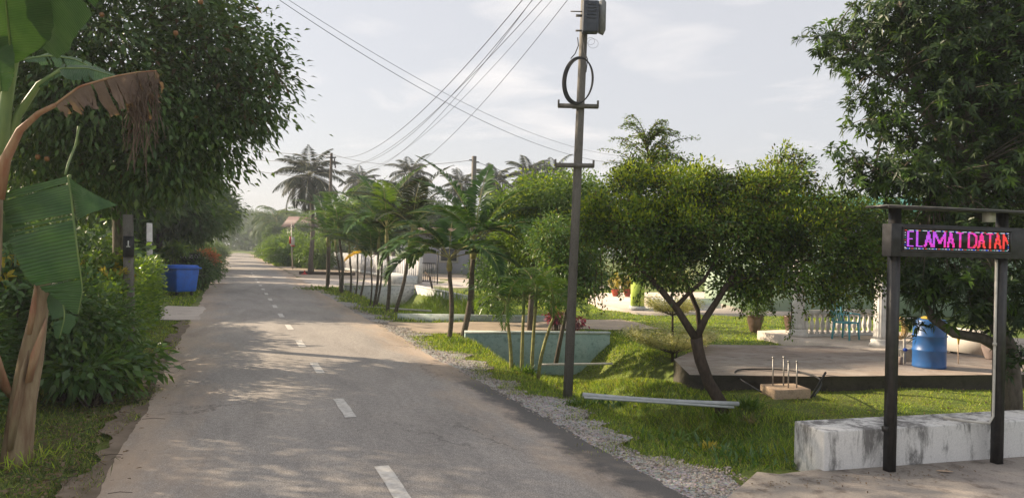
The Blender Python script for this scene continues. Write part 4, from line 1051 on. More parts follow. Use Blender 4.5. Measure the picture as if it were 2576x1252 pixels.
for k, (bx, by, tx, ty, r_, lab, lm, fl) in enumerate(rowp):
    b_ = GT(bx, by); t_ = P(tx, ty - 8, b_[1])
    ex = []
    if k == 3: ex = [(.1, .1, 1.0, .9, L['palmyellow'])]
    if k == 5: ex = [(pi + .2, -.15, .9, .6, L['palmyellow'])]
    palm('slender_palm', lab, b_, t_, 9 if r_ > .05 else 7, fl * 1.45, .60, .055, lm, r_, r_ * .75, 1.15, (.40, 1.5), 54, .6 if r_ > .05 else .4, 'slender palms along the ditch', extra=ex, stemr=.013)
b_ = GT(1132, 850); palm('arching_palm', 'front left palm of the pair with one big frond arching left over the ditch', b_, P(1131, 680, b_[1]), 9, 2.1, .58, .070, [L['palm']], .062, .05, 1.75, (.3, 1.3), 84, .3, 'pair of arching palms',
     azs=[(pi, 1.15), (pi + .5, .8), (0.2, 1.1), (2.2, .7), (-.8, .7), (.8, .7), (3.6, .4), (0, .4), (1.6, 1.3)])
b_ = GT(1163, 843); palm('arching_palm', 'taller right palm of the pair with stiff fronds rising in front of the plain pole', b_, P(1190, 650, b_[1]), 10, 2.5, .58, .072, [L['palm']], .085, .062, .95, (.3, 1.4), 60, .5, 'pair of arching palms',
     azs=[(pi, 1.35), (pi - .3, 1.12), (0, 1.15), (0.3, .85), (2.6, .75), (-.5, .6), (4.2, .7), (1.3, 1.4), (3.5, .35), (5.4, .45)])
# clump of four thin stems in front of the teal wall
cb_ = GT(1322, 925); cb_[1] = 13.6; cb_[0] = P(1325, 925, 13.6)[0]; cb_[2] = float(terr(cb_[0], cb_[1]))
TC = thing('palm_clump', cb_, 'clump of four thin yellowish palm stems in front of the teal culvert wall', 'palm')
for (a, b, c2, d2) in ((1287, 905, 1276, 800), (1313, 908, 1317, 790), (1338, 915, 1348, 770), (1353, 928, 1392, 800)):
    p0 = P(a, b + 12, 13.6); p1 = P(c2, d2, 13.6); p0[2] = terr(p0[0], p0[1]) - .05
    MB().tube(curve(p0, p1, ((a - c2) * .0015, 0, 0), 8), np.linspace(.036, .026, 8), 8).build('stem', M['palmgreen'], TC, smooth=True)
    MB().tube([p1, p1 + (.0, 0, .25), p1 + (0, 0, .4)], [.026, .03, .015], 8).build('crown_shaft', M['bananastalk'], TC, smooth=True)
    for k in range(6):
        mb = MB(); frond(mb, p1 + (0, 0, .25), 2.399 * k + a, 1.35 - .2 * k, rng.uniform(.75, 1.15), 1.5, 34, .30, .022, 0, 1, .45, .35, .007)
        mb.build('frond', [L['palmlime'] if (a == 1338 or rng.random() < .35) else L['palm'], M['palmgreen']], TC)

# distant coconut palms
def coconut(name, label, top, h_base, flen, nfr, lean=0, group=None):
    base = np.array((top[0] + lean, top[1], h_base))
    return palm(name, label, base, top, nfr, flen, flen * .27, flen * .022, [L['palmdark']], flen * .055, flen * .04, 1.25, (-.75, 1.45), 60, 0.0, group, vee=-.05, ld=.45, trunk='greybark', stemr=.03)
coconut('coconut_palm', 'tallest coconut palm standing alone left of the distant pole', P(778, 442, 60), 0, 3.5, 28, .3)
cc0 = coconut('coconut_palm', 'coconut palm showing above the roadside palm row', P(1033, 440, 70), 0, 2.8, 24)
for px_, py_, d_, lab in ((1245, 462, 66, 'coconut palm just right of the plain pole'), (1330, 445, 74, 'coconut palm above the bright green tree'), (1392, 447, 78, 'coconut palm just left of the tall utility pole'), (1160, 470, 80, 'coconut palm behind the top of the arching palms'), (905, 462, 85, 'coconut palm right of the distant pole')):
    c = copy_tree(cc0); q = P(px_, py_, d_); q0 = P(1033, 445, 70); sc_ = q[2] / q0[2]
    c.location = (q[0], q[1], 0); c.scale = (sc_,) * 3; c.rotation_euler.z = px_ * .37; c['label'] = lab
# oil palms
op = palm('oil_palm', 'nearest oil palm of the plantation beyond the end of the road', (-52, 120, 0), (-52, 120, 5.5), 22, 5.2, 1.3, .11, [L['far']], .38, .34, 1.9, (-.3, 1.4), 36, 0, 'oil palms beyond the road', vee=.2, ld=.6, stemr=.05)
opos = [(662, 200, 5.6), (676, 160, 5.6), (672, 175, 4.9), (690, 150, 6), (712, 132, 5.8), (728, 120, 4.9), (760, 145, 5.9), (800, 125, 5.1), (835, 150, 6.2), (640, 215, 6), (870, 130, 5.6), (545, 150, 6), (930, 150, 6.2), (990, 135, 5.8), (1060, 150, 6.3), (1130, 140, 5.9), (1210, 150, 6.2), (1290, 150, 6)]
op.location = tuple(P(690, 600, 116) * np.array((1, 1, 0)))
for k, (px_, d_, h_) in enumerate(opos):
    c = copy_tree(op); q = P(px_, 600, d_); c.location = (q[0], q[1], 0); c.rotation_euler.z = k * 1.7; c.scale = (h_ / 5.5,) * 3
    c['label'] = 'hazy oil palm ' + ['in the middle of the road gap', 'right of the road end', 'left of the coconut palm trunk', 'just left of the tallest coconut palm', 'under the left fronds of the tallest coconut palm', 'behind the thin sign pole', 'behind the tallest coconut palm trunk', 'right of the tallest coconut palm trunk', 'behind the distant utility pole', 'at the far left of the road gap', 'right of the distant utility pole', 'behind the trees left of the road end', 'behind the left half of the palm row', 'behind the right half of the palm row', 'behind the second coconut palm', 'behind the arching palms', 'right of the plain pole', 'behind the bright green tree'][k]

# ---- background trees and bushes (copies of a few crowns)
def proto(name, label, cat, ells, n, per, spread, Ln, W, mats, probs, h, r0, group, droop=.3, bark='greybark'):
    return tree(name, label, (0, 0, 0), (0, 0, h), ells, n, per, spread, Ln, W, mats, probs, r0, bark, droop, .45, group, cat=cat, twr=.02)
A = np.array
bigp = proto('far_tree', '', 'tree', [(A((0, 0, 4.6)), A((2.2, 2.2, 1.6))), (A((1.5, .3, 3.8)), A((1.5, 1.5, 1.2))), (A((-1.4, -.3, 3.9)), A((1.6, 1.5, 1.2))), (A((.2, .2, 6.0)), A((1.3, 1.3, 1.0)))], 620, 18, .32, .30, .15, [L['far'], L['farlight']], (.85, .15), 3.2, .22, 'trees in the background')
bushp = proto('bush', '', 'bush', [(A((0, 0, .8)), A((1.1, 1.1, .9))), (A((.8, .2, .6)), A((.8, .8, .7))), (A((-.8, -.1, .6)), A((.8, .7, .6)))], 420, 18, .16, .16, .075, [L['farlight'], L['limetree']], (.6, .4), .4, .06, 'bushes beside the far road')
darkp = proto('dark_bush', '', 'bush', [(A((0, 0, .9)), A((1.1, 1.1, 1.0))), (A((.8, .2, .7)), A((.8, .8, .8))), (A((-.8, -.1, .7)), A((.8, .7, .8)))], 460, 18, .16, .15, .065, [L['shrub'], L['mango']], (.5, .5), .4, .06, 'dark bushes behind the left hedge')
def put(o0, x, y, s_, lab, rz_=0, sz=None, first=False):
    c = o0 if first else copy_tree(o0)
    c.location = (x, y, 0); c.scale = (s_, s_, sz or s_); c.rotation_euler.z = rz_; c['label'] = lab
    return c
far = [(400, 33, .9, 'dark tree behind the clipped hedge and the white square post'), (340, 38, 1.1, 'dark tree left of the white square post'), (440, 46, 1.05, 'dark tree overhanging the left verge beyond the blue bin'), (475, 60, 1.35, 'farther dark tree leaning over the left side of the road'),
       (300, 30, 1.1, 'dark tree behind the big trunk on the left'), (180, 28, 1.1, 'dark tree behind the banana plant'), (60, 26, 1.1, 'dark tree at the left edge behind the hedge'), (515, 85, 1.3, 'tree at the far left bend of the road'), (490, 72, 1.2, 'tall tree above the far left verge'), (445, 54, 1.3, 'tall dark tree behind the orange bush'),
       (618, 222, 1.9, 'hazy tree closing the end of the road'), (690, 110, .75, 'hazy round tree right of the road end'), (525, 120, 1.4, 'hazy tree left of the road end'), (850, 85, .9, 'tree behind the white fence on its left'), (900, 75, 1.0, 'tree behind the crowns of the palm row'), (945, 62, 1.15, 'broad leaved tree above the middle of the palm row'),
       (990, 90, 1.1, 'tree behind the coconut palm over the palm row'), (1090, 70, .9, 'tree behind the gap left of the arching palms'), (1150, 80, .95, 'tree behind the arching palms'), (1240, 60, .85, 'tree behind the low bushy tree'), (1320, 66, .9, 'tree behind the bright green tree'), (1420, 60, .95, 'tree behind the utility pole'), (1500, 70, 1.1, 'tree left of the feathery tree'), (1620, 64, 1.0, 'tree hidden behind the wide low tree'),
       (1720, 60, .9, 'tree behind the middle of the wide low tree'), (1880, 70, 1.1, 'tree behind the right half of the wide low tree'), (2050, 55, .9, 'tree beside the teal roofed house'), (655, 205, 1.5, 'pale hazy tree far beyond the road end'), (690, 175, 1.2, 'pale hazy tree above the fenced bushes'), (760, 100, .7, 'tree beside the rusty roofed house')]
for k, (px_, d_, s_, lab) in enumerate(far):
    q = P(px_, 620, d_); put(bigp, q[0], q[1], s_, lab, k * 1.3, s_ * (.92 + .16 * ((k * 7) % 5) / 5), k == 0)
bs = [(695, 105, 1.8, 'leafy bush behind the white guardrail'), (705, 88, 1.7, 'light green bush left of the thin sign pole'), (712, 80, 1.5, 'light green bush at the foot of the thin sign pole'), (765, 72, 1.7, 'light green bush right of the thin sign pole'), (795, 66, 1.5, 'light green bush against the left end of the white fence'), (740, 95, 2.2, 'tall bush in front of the rusty roofed house'),
      (815, 78, 2.0, 'bush behind the left end of the white fence'), (672, 130, 1.5, 'small bush at the far right verge'), (515, 75, 1.1, 'bush on the far left verge'), (533, 98, 1.3, 'farthest bush on the left verge'), (498, 58, 1.1, 'bush on the left verge before the bend'), (482, 48, 1.0, 'dark bush behind the orange flowering bush'), (420, 36, 1.0, 'bush behind the blue bin'), (330, 30, 1.0, 'bush behind the white square post')]
for k, (px_, d_, s_, lab) in enumerate(bs):
    q = P(px_, 640, d_); put(bushp, q[0], q[1], s_, lab, k * 2.1, None, k == 0)
for k, (px_, d_, s_, lab) in enumerate([(20, 17, 1.7, 'dark bush at the left edge behind the hedge'), (30, 19, 1.5, 'dark bush behind the folded banana leaf'), (110, 20, 1.35, 'dark bush behind the dark hedge left of the weathered pole'), (185, 22, 1.4, 'dark bush behind the big trunk'), (262, 26, 1.2, 'dark bush between the weathered pole and the white post'), (60, 28, 2.4, 'tall dark bush far behind the hedge'), (215, 33, 2.3, 'tall dark bush far behind the big trunk'), (360, 42, 1.9, 'tall dark bush behind the name board'), (40, 27, 2.6, 'tall dark bush at the far left edge'), (420, 52, 1.8, 'tall dark bush behind the orange bush')]):
    q = P(px_, 640, d_); put(darkp, q[0], q[1], s_, lab, k * 1.9, None, k == 0)
# banana clumps near the thin sign pole
def broad_leaf(mb, base, az, el, ln, w_, dr=1.0, mi=0):
    n = 10; t = np.linspace(0, 1, n); ang = el - dr * t; h = A((cos(az), sin(az), 0)); p = np.zeros((n, 3)); p[0] = base
    for k in range(1, n): p[k] = p[k - 1] + ln / (n - 1) * (h * cos(ang[k]) + A((0, 0, sin(ang[k]))))
    S = A((-h[1], h[0], 0)); wt_ = w_ * np.sin(np.clip(t * .97 + .03, 0, 1) * pi) ** .6 * (t > .12)
    V = np.concatenate([p + S * wt_[:, None] / 2 + A((0, 0, .12 * w_)), p, p - S * wt_[:, None] / 2 + A((0, 0, .12 * w_))])
    i = np.arange(n - 1)[:, None]
    mb.add(V, np.concatenate([i + A([0, 1, n + 1, n]), i + A([n, n + 1, 2 * n + 1, 2 * n])], 0), mi)
def small_banana(px_, py_, s_, lab):
    b_ = G(px_, py_); T_ = thing('banana_plant', b_, lab, 'banana plant', 'banana plants by the far sign pole')
    MB().tube([b_, b_ + A((0, 0, 1.0 * s_))], [.12 * s_, .08 * s_], 8).build('stem', M['bananastalk'], T_)
    for k in range(7):
        mb = MB(); broad_leaf(mb, b_ + A((0, 0, .9 * s_)), 2.4 * k, 1.45 - .15 * k, 1.9 * s_, .5 * s_, 1.1 + .1 * k); mb.build('leaf', L['palmlime'] if k % 2 else L['farlight'], T_)
small_banana(762, 668, 1.3, 'banana plant right of the thin sign pole'); small_banana(712, 664, 1.3, 'banana plant left of the thin sign pole'); small_banana(790, 672, 1.1, 'banana plant beside the left end of the white fence')
# far wood closing the view
mb = MB()
nW = 5200
ang = rng.uniform(-1.15, 1.15, nW); rr = rng.uniform(205, 260, nW)
hx = 9.0 + 3 * np.sin(ang * 23) + 2 * np.sin(ang * 61)
cW = np.stack([rr * np.sin(ang), rr * np.cos(ang), hx * rng.uniform(0, 1, nW) ** .6], 1)
clump_leaves(mb, cW, np.tile((0, 0, .5), (nW, 1)), 7, 1.3, 1.9, 1.1, (0,), None, .2)
tag(mb.build('distant_woodland', L['far']), 'hazy belt of woodland along the horizon', 'woodland', kind='stuff')

# ---- banana plants at the near left
def banana_leaf(name, mids, width, S, B, mat_, parent, angs=(.3, .3), tears=9, tearw=.25, rag=.0, n=60, m_=6, sides=(1, -1), wfun=None, midr=.012, midm='bananastalk', hang=1.0):
    mids = A(mids, float); k = np.linspace(0, 1, len(mids)); t = np.linspace(0, 1, n)
    # smooth interpolation
    p = np.stack([np.interp(t, k, mids[:, c]) for c in range(3)], 1)
    for _ in range(6): p[1:-1] = (p[:-2] + p[1:-1] * 2 + p[2:]) / 4
    T = norm(np.gradient(p, axis=0)); B = norm(A(B, float)[None, :])[0]
    w_ = (np.sin(np.clip(t * .93 + .05, 0, 1) * pi) ** .45 if wfun is None else wfun(t)) * width
    mb = MB()
    for si, s_ in enumerate(sides):
        cuts = np.sort(rng.uniform(.04, .97, tears)) if tears else A([])
        ed = np.concatenate([[0], cuts, [1]])
        for a, b in zip(ed[:-1], ed[1:]):
            ii = np.where((t >= a - 1e-6) & (t <= b + .5 / n))[0]
            if len(ii) < 2: continue
            da = rng.normal(0, .16 + rag * .5); lw = 1 - rag * rng.uniform(0, .75)
            q = p[ii].copy(); rows = [q.copy()]
            c0 = q.mean(0); sh = rng.uniform(.3, 1) * tearw
            for r_ in range(1, m_ + 1):
                an = angs[si] * (0.3 + .9 * r_ / m_) * hang + da * (r_ / m_)
                d = A(S, float) * s_ * cos(an) + B * sin(an)
                d = d - T[ii] * (T[ii] @ d)[:, None] * .7 + T[ii] * .12
                q = q + d * (w_[ii] * lw / m_)[:, None]
                f_ = sh * (r_ / m_) ** 2 * .35
                rows.append(q * (1 - f_) + q.mean(0) * f_ + rng.normal(0, .004 + rag * .012, q.shape) * (r_ / m_))
            Vv = np.stack(rows, 1); nn_, mm = Vv.shape[:2]
            i = np.arange(nn_ - 1)[:, None] * mm; j = np.arange(mm - 1)[None, :]
            Fa = np.stack([i + j, i + j + 1, i + mm + j + 1, i + mm + j], -1).reshape(-1, 4)
            U = np.stack([np.repeat(t[ii][:, None], mm, 1) * 3, np.repeat(np.linspace(0, 1, mm)[None, :], nn_, 0)], -1).reshape(-1, 2)
            mb.add(Vv.reshape(-1, 3), Fa, 0, U[Fa])
    o = mb.build(name, M[mat_], parent, smooth=True)
    MB().tube(p, np.linspace(midr, midr * .35, n), 6).build('midrib', M[midm], o, smooth=True)
    return o
bb = GT(40, 1168); dB = bb[1]
BP = thing('banana_plant', bb, 'close banana plant with a bare brown stem and one big folded green leaf', 'banana plant')
pth = [bb - A((0, 0, .15)), P(44, 1130, dB), P(58, 1010, dB), P(78, 900, dB), P(96, 800, dB), P(106, 730, dB), P(112, 690, dB)]
mb = MB(); mb.tube(pth, [.150, .128, .112, .105, .078, .070, .052], 16)
st = mb.build('pseudostem', M['bananatrunk'], BP, smooth=True)
def sheath(pts, w0, m_, name='leaf_sheath', par=BP, th=.012):
    pts = A(pts, float); mb = MB(); mb.tube(pts, w0, 9, squash=.35); return mb.build(name, M[m_], par, smooth=True)
sheath([P(72, 960, dB - .12), P(88, 890, dB - .13), P(108, 830, dB - .08), P(116, 800, dB - .02)], [.05, .06, .03, .006], 'bananasheath')
sheath([P(28, 1130, dB - .12), P(44, 1020, dB - .13), P(62, 930, dB - .12), P(72, 880, dB - .1)], [.06, .07, .055, .01], 'bananatrunk')
sheath([P(76, 840, dB - .08), P(84, 780, dB - .09), P(92, 730, dB - .06), P(86, 705, dB - .04)], [.045, .05, .03, .006], 'bananasheath')
sheath([P(30, 1000, dB + .02), P(14, 975, dB - .05), P(0, 930, dB - .1), P(-12, 870, dB - .1)], [.04, .06, .05, .02], 'bananasheath')
sheath([P(112, 700, dB), P(128, 672, dB), P(142, 640, dB + .02)], [.045, .035, .008], 'bananastalk')
sheath([P(108, 700, dB - .03), P(98, 670, dB - .02), P(78, 640, dB)], [.04, .03, .008], 'bananastalk')
# the big folded hanging leaf and its stalk
MB().tube([P(112, 700, dB), P(150, 610, dB + .08), P(165, 520, dB + .1), P(176, 440, dB + .02)], [.03, .022, .018, .014], 8).build('leaf_stalk', M['bananastalk'], BP, smooth=True)
Sx = norm(A([[1.0, .12, .02]]))[0]
banana_leaf('leaf', [P(172, 442, dB - .1), P(180, 500, dB - .16), P(188, 580, dB - .18), P(200, 670, dB - .16), P(208, 730, dB - .12), P(196, 790, dB - .1)], .60, Sx, (0, -.5, -1), 'bananaleaf', BP,
            angs=(.05, .10), tears=5, tearw=.22, sides=(-1,), n=70, wfun=lambda t: np.interp(t, [0, .05, .3, .6, .85, 1], [1.0, 1.0, .94, .76, .42, .06]))
mb = MB(); pr = curve(P(173, 444, dB - .12), P(194, 556, dB - .16), (0, 0, 0), 12); tipp = P(297, 516, dB + .05)
rows = [pr * (1 - q) + tipp * q + A((0, -.10 * sin(pi * q), .035 * sin(pi * q) * 0)) for q in np.linspace(0, .995, 9)]
Vv = np.stack(rows, 1); i = np.arange(11)[:, None] * 9; j = np.arange(8)[None, :]; Fa = np.stack([i + j, i + j + 1, i + 9 + j + 1, i + 9 + j], -1).reshape(-1, 4)
U = np.stack([np.repeat(np.linspace(0, 1, 12)[:, None], 9, 1), np.repeat(np.linspace(0, 1, 9)[None, :], 12, 0)], -1).reshape(-1, 2)
mb.add(Vv.reshape(-1, 3), Fa, 0, U[Fa]); mb.build('leaf', M['bananaleaf'], BP, smooth=True)
MB().tube([P(198, 318, dB + .9), P(190, 365, dB + .9), P(172, 410, dB + .6), P(164, 440, dB + .3)], .012, 6).build('leaf_stalk', M['bananastalk'], BP, smooth=True)
banana_leaf('leaf', [P(-8, 500, dB - .2), P(10, 530, dB - .2), P(30, 570, dB - .2), P(44, 620, dB - .2)], .16, (.8, 0, .5), (0, -.3, -1), 'bananaleaf', BP, angs=(.4, .4), tears=2, n=20)
banana_leaf('leaf', [P(132, 690, dB + .1), P(150, 730, dB), P(165, 790, dB - .1), P(150, 850, dB - .1)], .14, (1, 0, .1), (0, -.3, -1), 'bananaleaf', BP, angs=(.7, .7), tears=3, n=24)
# second plant, its stem just outside the frame
d2_ = 6.6
b2 = G(-90, 1180)
B2 = thing('banana_plant', b2, 'banana plant cut by the left edge, holding a dead drooping brown leaf', 'banana plant')
crown2 = P(-20, 490, d2_)
MB().tube([b2 - A((0, 0, .2)), P(-70, 900, d2_), P(-35, 650, d2_), crown2], [.16, .14, .12, .085], 16).build('pseudostem', M['bananatrunk'], B2, smooth=True)
for pts, rr_, m_ in (([crown2, P(2, 380, d2_), P(18, 240, d2_), P(40, 120, d2_), P(62, 40, d2_)], [.075, .066, .058, .045, .03], 'bananastalk'),
                 ([P(-10, 470, d2_ + .08), P(14, 380, d2_ + .08), P(45, 290, d2_ + .1), P(98, 212, d2_ + .12), P(150, 178, d2_ + .15)], [.06, .05, .042, .03, .016], 'bananastalk'),
                 ([P(-20, 480, d2_ + .1), P(-6, 300, d2_ + .1), P(-8, 120, d2_ + .1), P(-2, 20, d2_)], [.07, .06, .05, .04], 'bananastalk'),
                 ([P(-6, 500, d2_ - .12), P(14, 400, d2_ - .12), P(50, 328, d2_ - .12), P(98, 285, d2_ - .12), P(140, 264, d2_ - .12)], [.062, .050, .036, .028, .022], 'bananasheath')):
    MB().tube(A(pts), rr_, 12, squash=.8).build('leaf_stalk', M[m_], B2, smooth=True)
banana_leaf('leaf', [P(56, 75, d2_ - .05), P(90, 10, d2_ - .35), P(170, -70, d2_ - .8)], .40, (.8, .1, -.55), (.1, -.2, -1), 'bananaleaf', B2, angs=(.25, .3), tears=1, n=30, wfun=lambda t: np.interp(t, [0, .1, .4, 1], [.5, .9, 1, .8]))
banana_leaf('leaf', [P(30, 160, d2_ - .1), P(20, 60, d2_ - .35), P(10, -40, d2_ - .6)], .45, (1, .0, .05), (0, -.4, -.6), 'bananaleaf', B2, angs=(.15, .35), tears=0, n=30, wfun=lambda t: np.interp(t, [0, .3, 1], [.15, .75, 1]))
banana_leaf('leaf', [P(-20, 130, d2_ + .1), P(10, 60, d2_ + .3), P(60, 0, d2_ + .6)], .35, (.5, .2, -.9), (0, -.2, -1), 'bananaleaf', B2, angs=(.3, .3), tears=2, n=24)
banana_leaf('leaf', [P(95, 215, d2_ + .12), P(150, 172, d2_ + .2), P(220, 172, d2_ + .35), P(288, 192, d2_ + .5)], .17, (.1, -.75, -.55), (0, .1, -1), 'bananaleaf', B2, angs=(.35, .2), tears=4, n=40)
banana_leaf('leaf', [P(60, 150, d2_ + .3), P(120, 140, d2_ + .5), P(190, 150, d2_ + .7), P(250, 180, d2_ + .9)], .20, (.1, -.7, -.45), (0, 0, -1), 'bananaleaf', B2, angs=(.3, .2), tears=5, n=40)
banana_leaf('leaf', [P(0, 230, d2_ - .1), P(-5, 150, d2_ - .2), P(0, 80, d2_ - .25)], .14, (1, .1, -.1), (0, -.3, -1), 'bananaleaf', B2, angs=(.2, .5), tears=1, n=24)
dl = banana_leaf('dead_leaf', [P(138, 264, d2_ - .12), P(200, 218, d2_ - .08), P(290, 192, d2_), P(345, 182, d2_ + .08), P(394, 178, d2_ + .15)], .32, (.05, -.25, -1), (.25, .6, -.3), 'deadleaf', B2, angs=(.25, .5), tears=13, tearw=.75, rag=.35, n=90, sides=(1,), midm='bananasheath', hang=.7)
banana_leaf('dead_leaf', [P(260, 200, d2_ + .04), P(330, 186, d2_ + .08), P(394, 178, d2_ + .15)], .42, (.03, .25, -1), (.25, .6, -.3), 'deadleaf', B2, angs=(.1,), tears=11, tearw=.9, rag=.7, n=70, sides=(1,), midm='bananasheath')
mb = MB()
for k in range(70):
    a = P(rng.uniform(330, 398), rng.uniform(182, 260), d2_ + .1 + rng.uniform(-.1, .1)); ln_ = rng.uniform(.15, .75)
    e = a + A((rng.uniform(-.12, .12), rng.uniform(-.06, .06), -ln_))
    mb.tube(curve(a, e, (rng.normal(0, .03), 0, 0), 5), .0032, 3, cap=False)
mb.build('dead_fibres', M['deadleaf'], B2)

# ---- hedges and shrubs on the left
def hedge(name, label, u0, u1, v0, v1, h0, h1, n, mats, probs, per=16, Ln=.075, W=.036, spread=.09, cat='hedge', zb=.15, core='shrub'):
    uu = rng.uniform(u0, u1, n); face = rng.random(n); vv = rng.uniform(v0, v1, n); h = h0 + (h1 - h0) * (uu - u0) / (u1 - u0); zz_ = zb + (h - zb) * rng.random(n)
    topm = face < .38; frm = (face >= .38) & (face < .82); endm = face >= .93
    zz_ = np.where(topm, h - rng.uniform(0, .12, n), zz_); vv = np.where(frm, v1 - np.abs(rng.normal(0, .07, n)), vv); uu = np.where(endm, u0 + np.abs(rng.normal(0, .1, n)), uu)
    zz_ = zz_ + .07 * np.sin(uu * 3.1) + .05 * np.sin(uu * 7.7 + vv * 5)
    X, Y = xy(uu, vv); C = np.stack([X, Y, zz_], 1)
    od = np.stack([np.where(frm, RN[0], 0), np.where(frm, RN[1], 0) - .2, np.where(topm, 1., .35)], 1)
    X0, Y0 = xy((u0 + u1) / 2, v1)
    T_ = thing(name, (X0, Y0, 0), label, cat)
    mb = MB(); clump_leaves(mb, C, od, per, spread, Ln, W, tuple(range(len(mats))), probs, .05)
    mb.build('foliage', mats, T_)
    mb = MB()
    for k in range(int((u1 - u0) * 5)):
        x_, y_ = xy(rng.uniform(u0, u1), rng.uniform(v0 + .2, v1 - .15)); mb.tube(curve((x_, y_, -.1), (x_ + rng.normal(0, .1), y_ + rng.normal(0, .1), h0 * .8), (0, 0, 0), 4), [.02, .016, .012, .006], 5)
    mb.build('branches', M['bark'], T_)
    return T_
hedge('hedge', 'clipped light green hedge with a sunlit flat top beside the left driveway', 13.4, 22.4, -5.0, -3.15, 1.35, 1.55, 2000, [L['hedge'], L['shrub']], (.75, .25), Ln=.085, W=.04)
hedge('hedge', 'dark glossy untrimmed hedge between the banana plant and the weathered pole', 8.6, 13.6, -6.0, -3.95, 1.15, 1.40, 1900, [L['shrub'], L['limetree']], (.85, .15), Ln=.10, W=.042)
def shrub(name, label, px_, py_, d, ells, n, per, Ln, W, mats, probs=None, spread=.12, cat='shrub', rosette=False, droop=.2, group=None):
    b_ = P(px_, py_, d); b_[2] = float(terr(b_[0], b_[1]))
    T_ = thing(name, b_, label, cat, group)
    cpt, od, kk = in_ells(ells, n, .45); cpt[:, 2] = np.maximum(cpt[:, 2], b_[2] + .05)
    mb = MB()
    if rosette: rosettes(mb, cpt, od, per, Ln, W, tuple(range(len(mats))), probs, droop)
    else: clump_leaves(mb, cpt, od, per, spread, Ln, W, tuple(range(len(mats))), probs, droop)
    mb.build('foliage', mats, T_)
    mb = MB()
    for e in cpt[::max(1, n // 24)]: mb.tube(curve(b_ - A((0, 0, .05)), e, (0, 0, 0), 5, .01), [.014, .012, .009, .007, .004], 5)
    mb.build('stems', M['bark'], T_)
    return T_
shrub('shrub', 'dark glossy shrub right behind the close banana stem', 160, 950, 9.6, [ell(150, 800, 9.6, .55, .6, .55), ell(60, 820, 9.6, .5, .6, .6), ell(250, 830, 10.2, .5, .5, .55)], 420, 18, .11, .05, [L['shrub'], L['mango']], (.7, .3))
shrub('shrub', 'yellow tipped croton shrub above the hedge by the pole', 270, 900, 13, [ell(265, 655, 13, .50, .5, .22), ell(225, 690, 12.6, .4, .5, .3), ell(305, 690, 13, .35, .4, .25)], 170, 12, .16, .05, [L['hedge'], L['yellowleaf'], L['shrub']], (.5, .15, .35), rosette=True)
shrub('shrub', 'leafy shrub with orange and yellow leaves at the left edge', 30, 900, 9.5, [ell(30, 640, 9.5, .5, .5, .3), ell(20, 720, 9.3, .4, .5, .3)], 150, 12, .14, .05, [L['shrub'], L['yellowleaf']], (.92, .08), rosette=True)
shrub('weed_clump', 'broad leaved weeds at the foot of the dark hedge', 230, 1000, 9.4, [ell(190, 935, 9.3, .45, .4, .22), ell(260, 920, 9.8, .45, .4, .25), ell(340, 900, 10.6, .35, .4, .18), ell(300, 950, 10.0, .35, .3, .12)], 130, 9, .17, .075, [L['shrub'], L['limetree']], (.7, .3), .12, 'weeds')
shrub('shrub', 'bush covered in orange pink blossom beside the far left verge', 515, 680, 38, [ell(500, 675, 38, .75, .8, .6), ell(530, 672, 38, .7, .8, .6)], 260, 16, .15, .07, [L['shrub']], None)
shrub('flower_bush', 'orange pink blossom cloud on top of the roadside bush', 518, 650, 37.5, [ell(512, 643, 37.5, .55, .5, .22), ell(532, 650, 37.5, .4, .4, .18)], 120, 14, .11, .07, [L['orange'], L['shrub']], (.85, .15))
shrub('shrub', 'bright fern like shrub behind the blue bin', 425, 700, 31, [ell(415, 640, 31, .55, .5, .28), ell(450, 625, 31, .5, .5, .22)], 120, 12, .26, .07, [L['hedge'], L['limetree']], (.6, .4), rosette=True)
shrub('shrub', 'dark bush between the blue bin and the orange bush', 505, 700, 33, [ell(500, 680, 33, .5, .7, .7), ell(470, 650, 33.5, .5, .6, .5)], 260, 16, .15, .07, [L['shrub'], L['far']], (.6, .4))
# plants on the right
shrub('shrub', 'magenta leaved shrub on the lawn left of the utility pole', 1400, 815, 19.5, [ell(1400, 795, 19.5, .20, .25, .12), ell(1450, 808, 19.3, .13, .2, .05)], 45, 14, .11, .045, [L['magenta']], None, .08)
def tuft(label, px_, py_, d, n, h, spread, m_, W=.016, lean=.6, name='grass_tuft', cat='grass tuft', z=None):
    b_ = P(px_, py_, d); b_[2] = float(terr(b_[0], b_[1])) if z is None else z
    D = np.stack([rng.normal(0, lean, n), rng.normal(0, lean, n), np.full(n, 1.)], 1)
    Pn = b_ + np.stack([rng.normal(0, spread, n), rng.normal(0, spread, n), np.zeros(n)], 1)
    mb = MB(); leaves(mb, Pn, D, h * rng.uniform(.5, 1.15, n), W, 0, .08, .25, jit=.3, midp=.5)
    return tag(mb.build(name, m_, loc=b_), label, cat)
tuft('bright green strappy tuft left of the leaning tree foot', 1778, 1070, 9.6, 150, .32, .13, L['tallgrass'])
tuft('strappy plant between the leaning tree and the concrete block', 1825, 985, 10.8, 130, .30, .11, L['tallgrass'])
tuft('spiky plant left of the concrete block with metal posts', 1884, 985, 10.8, 110, .36, .07, L['limetree'], .022)
tuft('small green tuft above the thick grey pipe', 1750, 985, 10.9, 110, .28, .11, L['tallgrass'])
tuft('yellow green fern clump at the foot of the palm clump', 1322, 935, 13.3, 110, .28, .09, L['limetree'], .03)
tuft('weeds at the foot of the front left arching palm', 1150, 855, 17.0, 110, .22, .14, L['tallgrass'], .022)
tuft('bright yellow leafed weed in the ditch below the leaning tree', 1782, 1150, 8.3, 22, .16, .04, L['yellowleaf'], .035)
tuft('small weed growing in the gravel near the low wall', 1868, 1238, 6.75, 50, .06, .05, L['grass'], .012)
tuft('weeds in the ditch just right of the utility pole', 1500, 950, 10.9, 160, .24, .20, L['shrub'], .03)
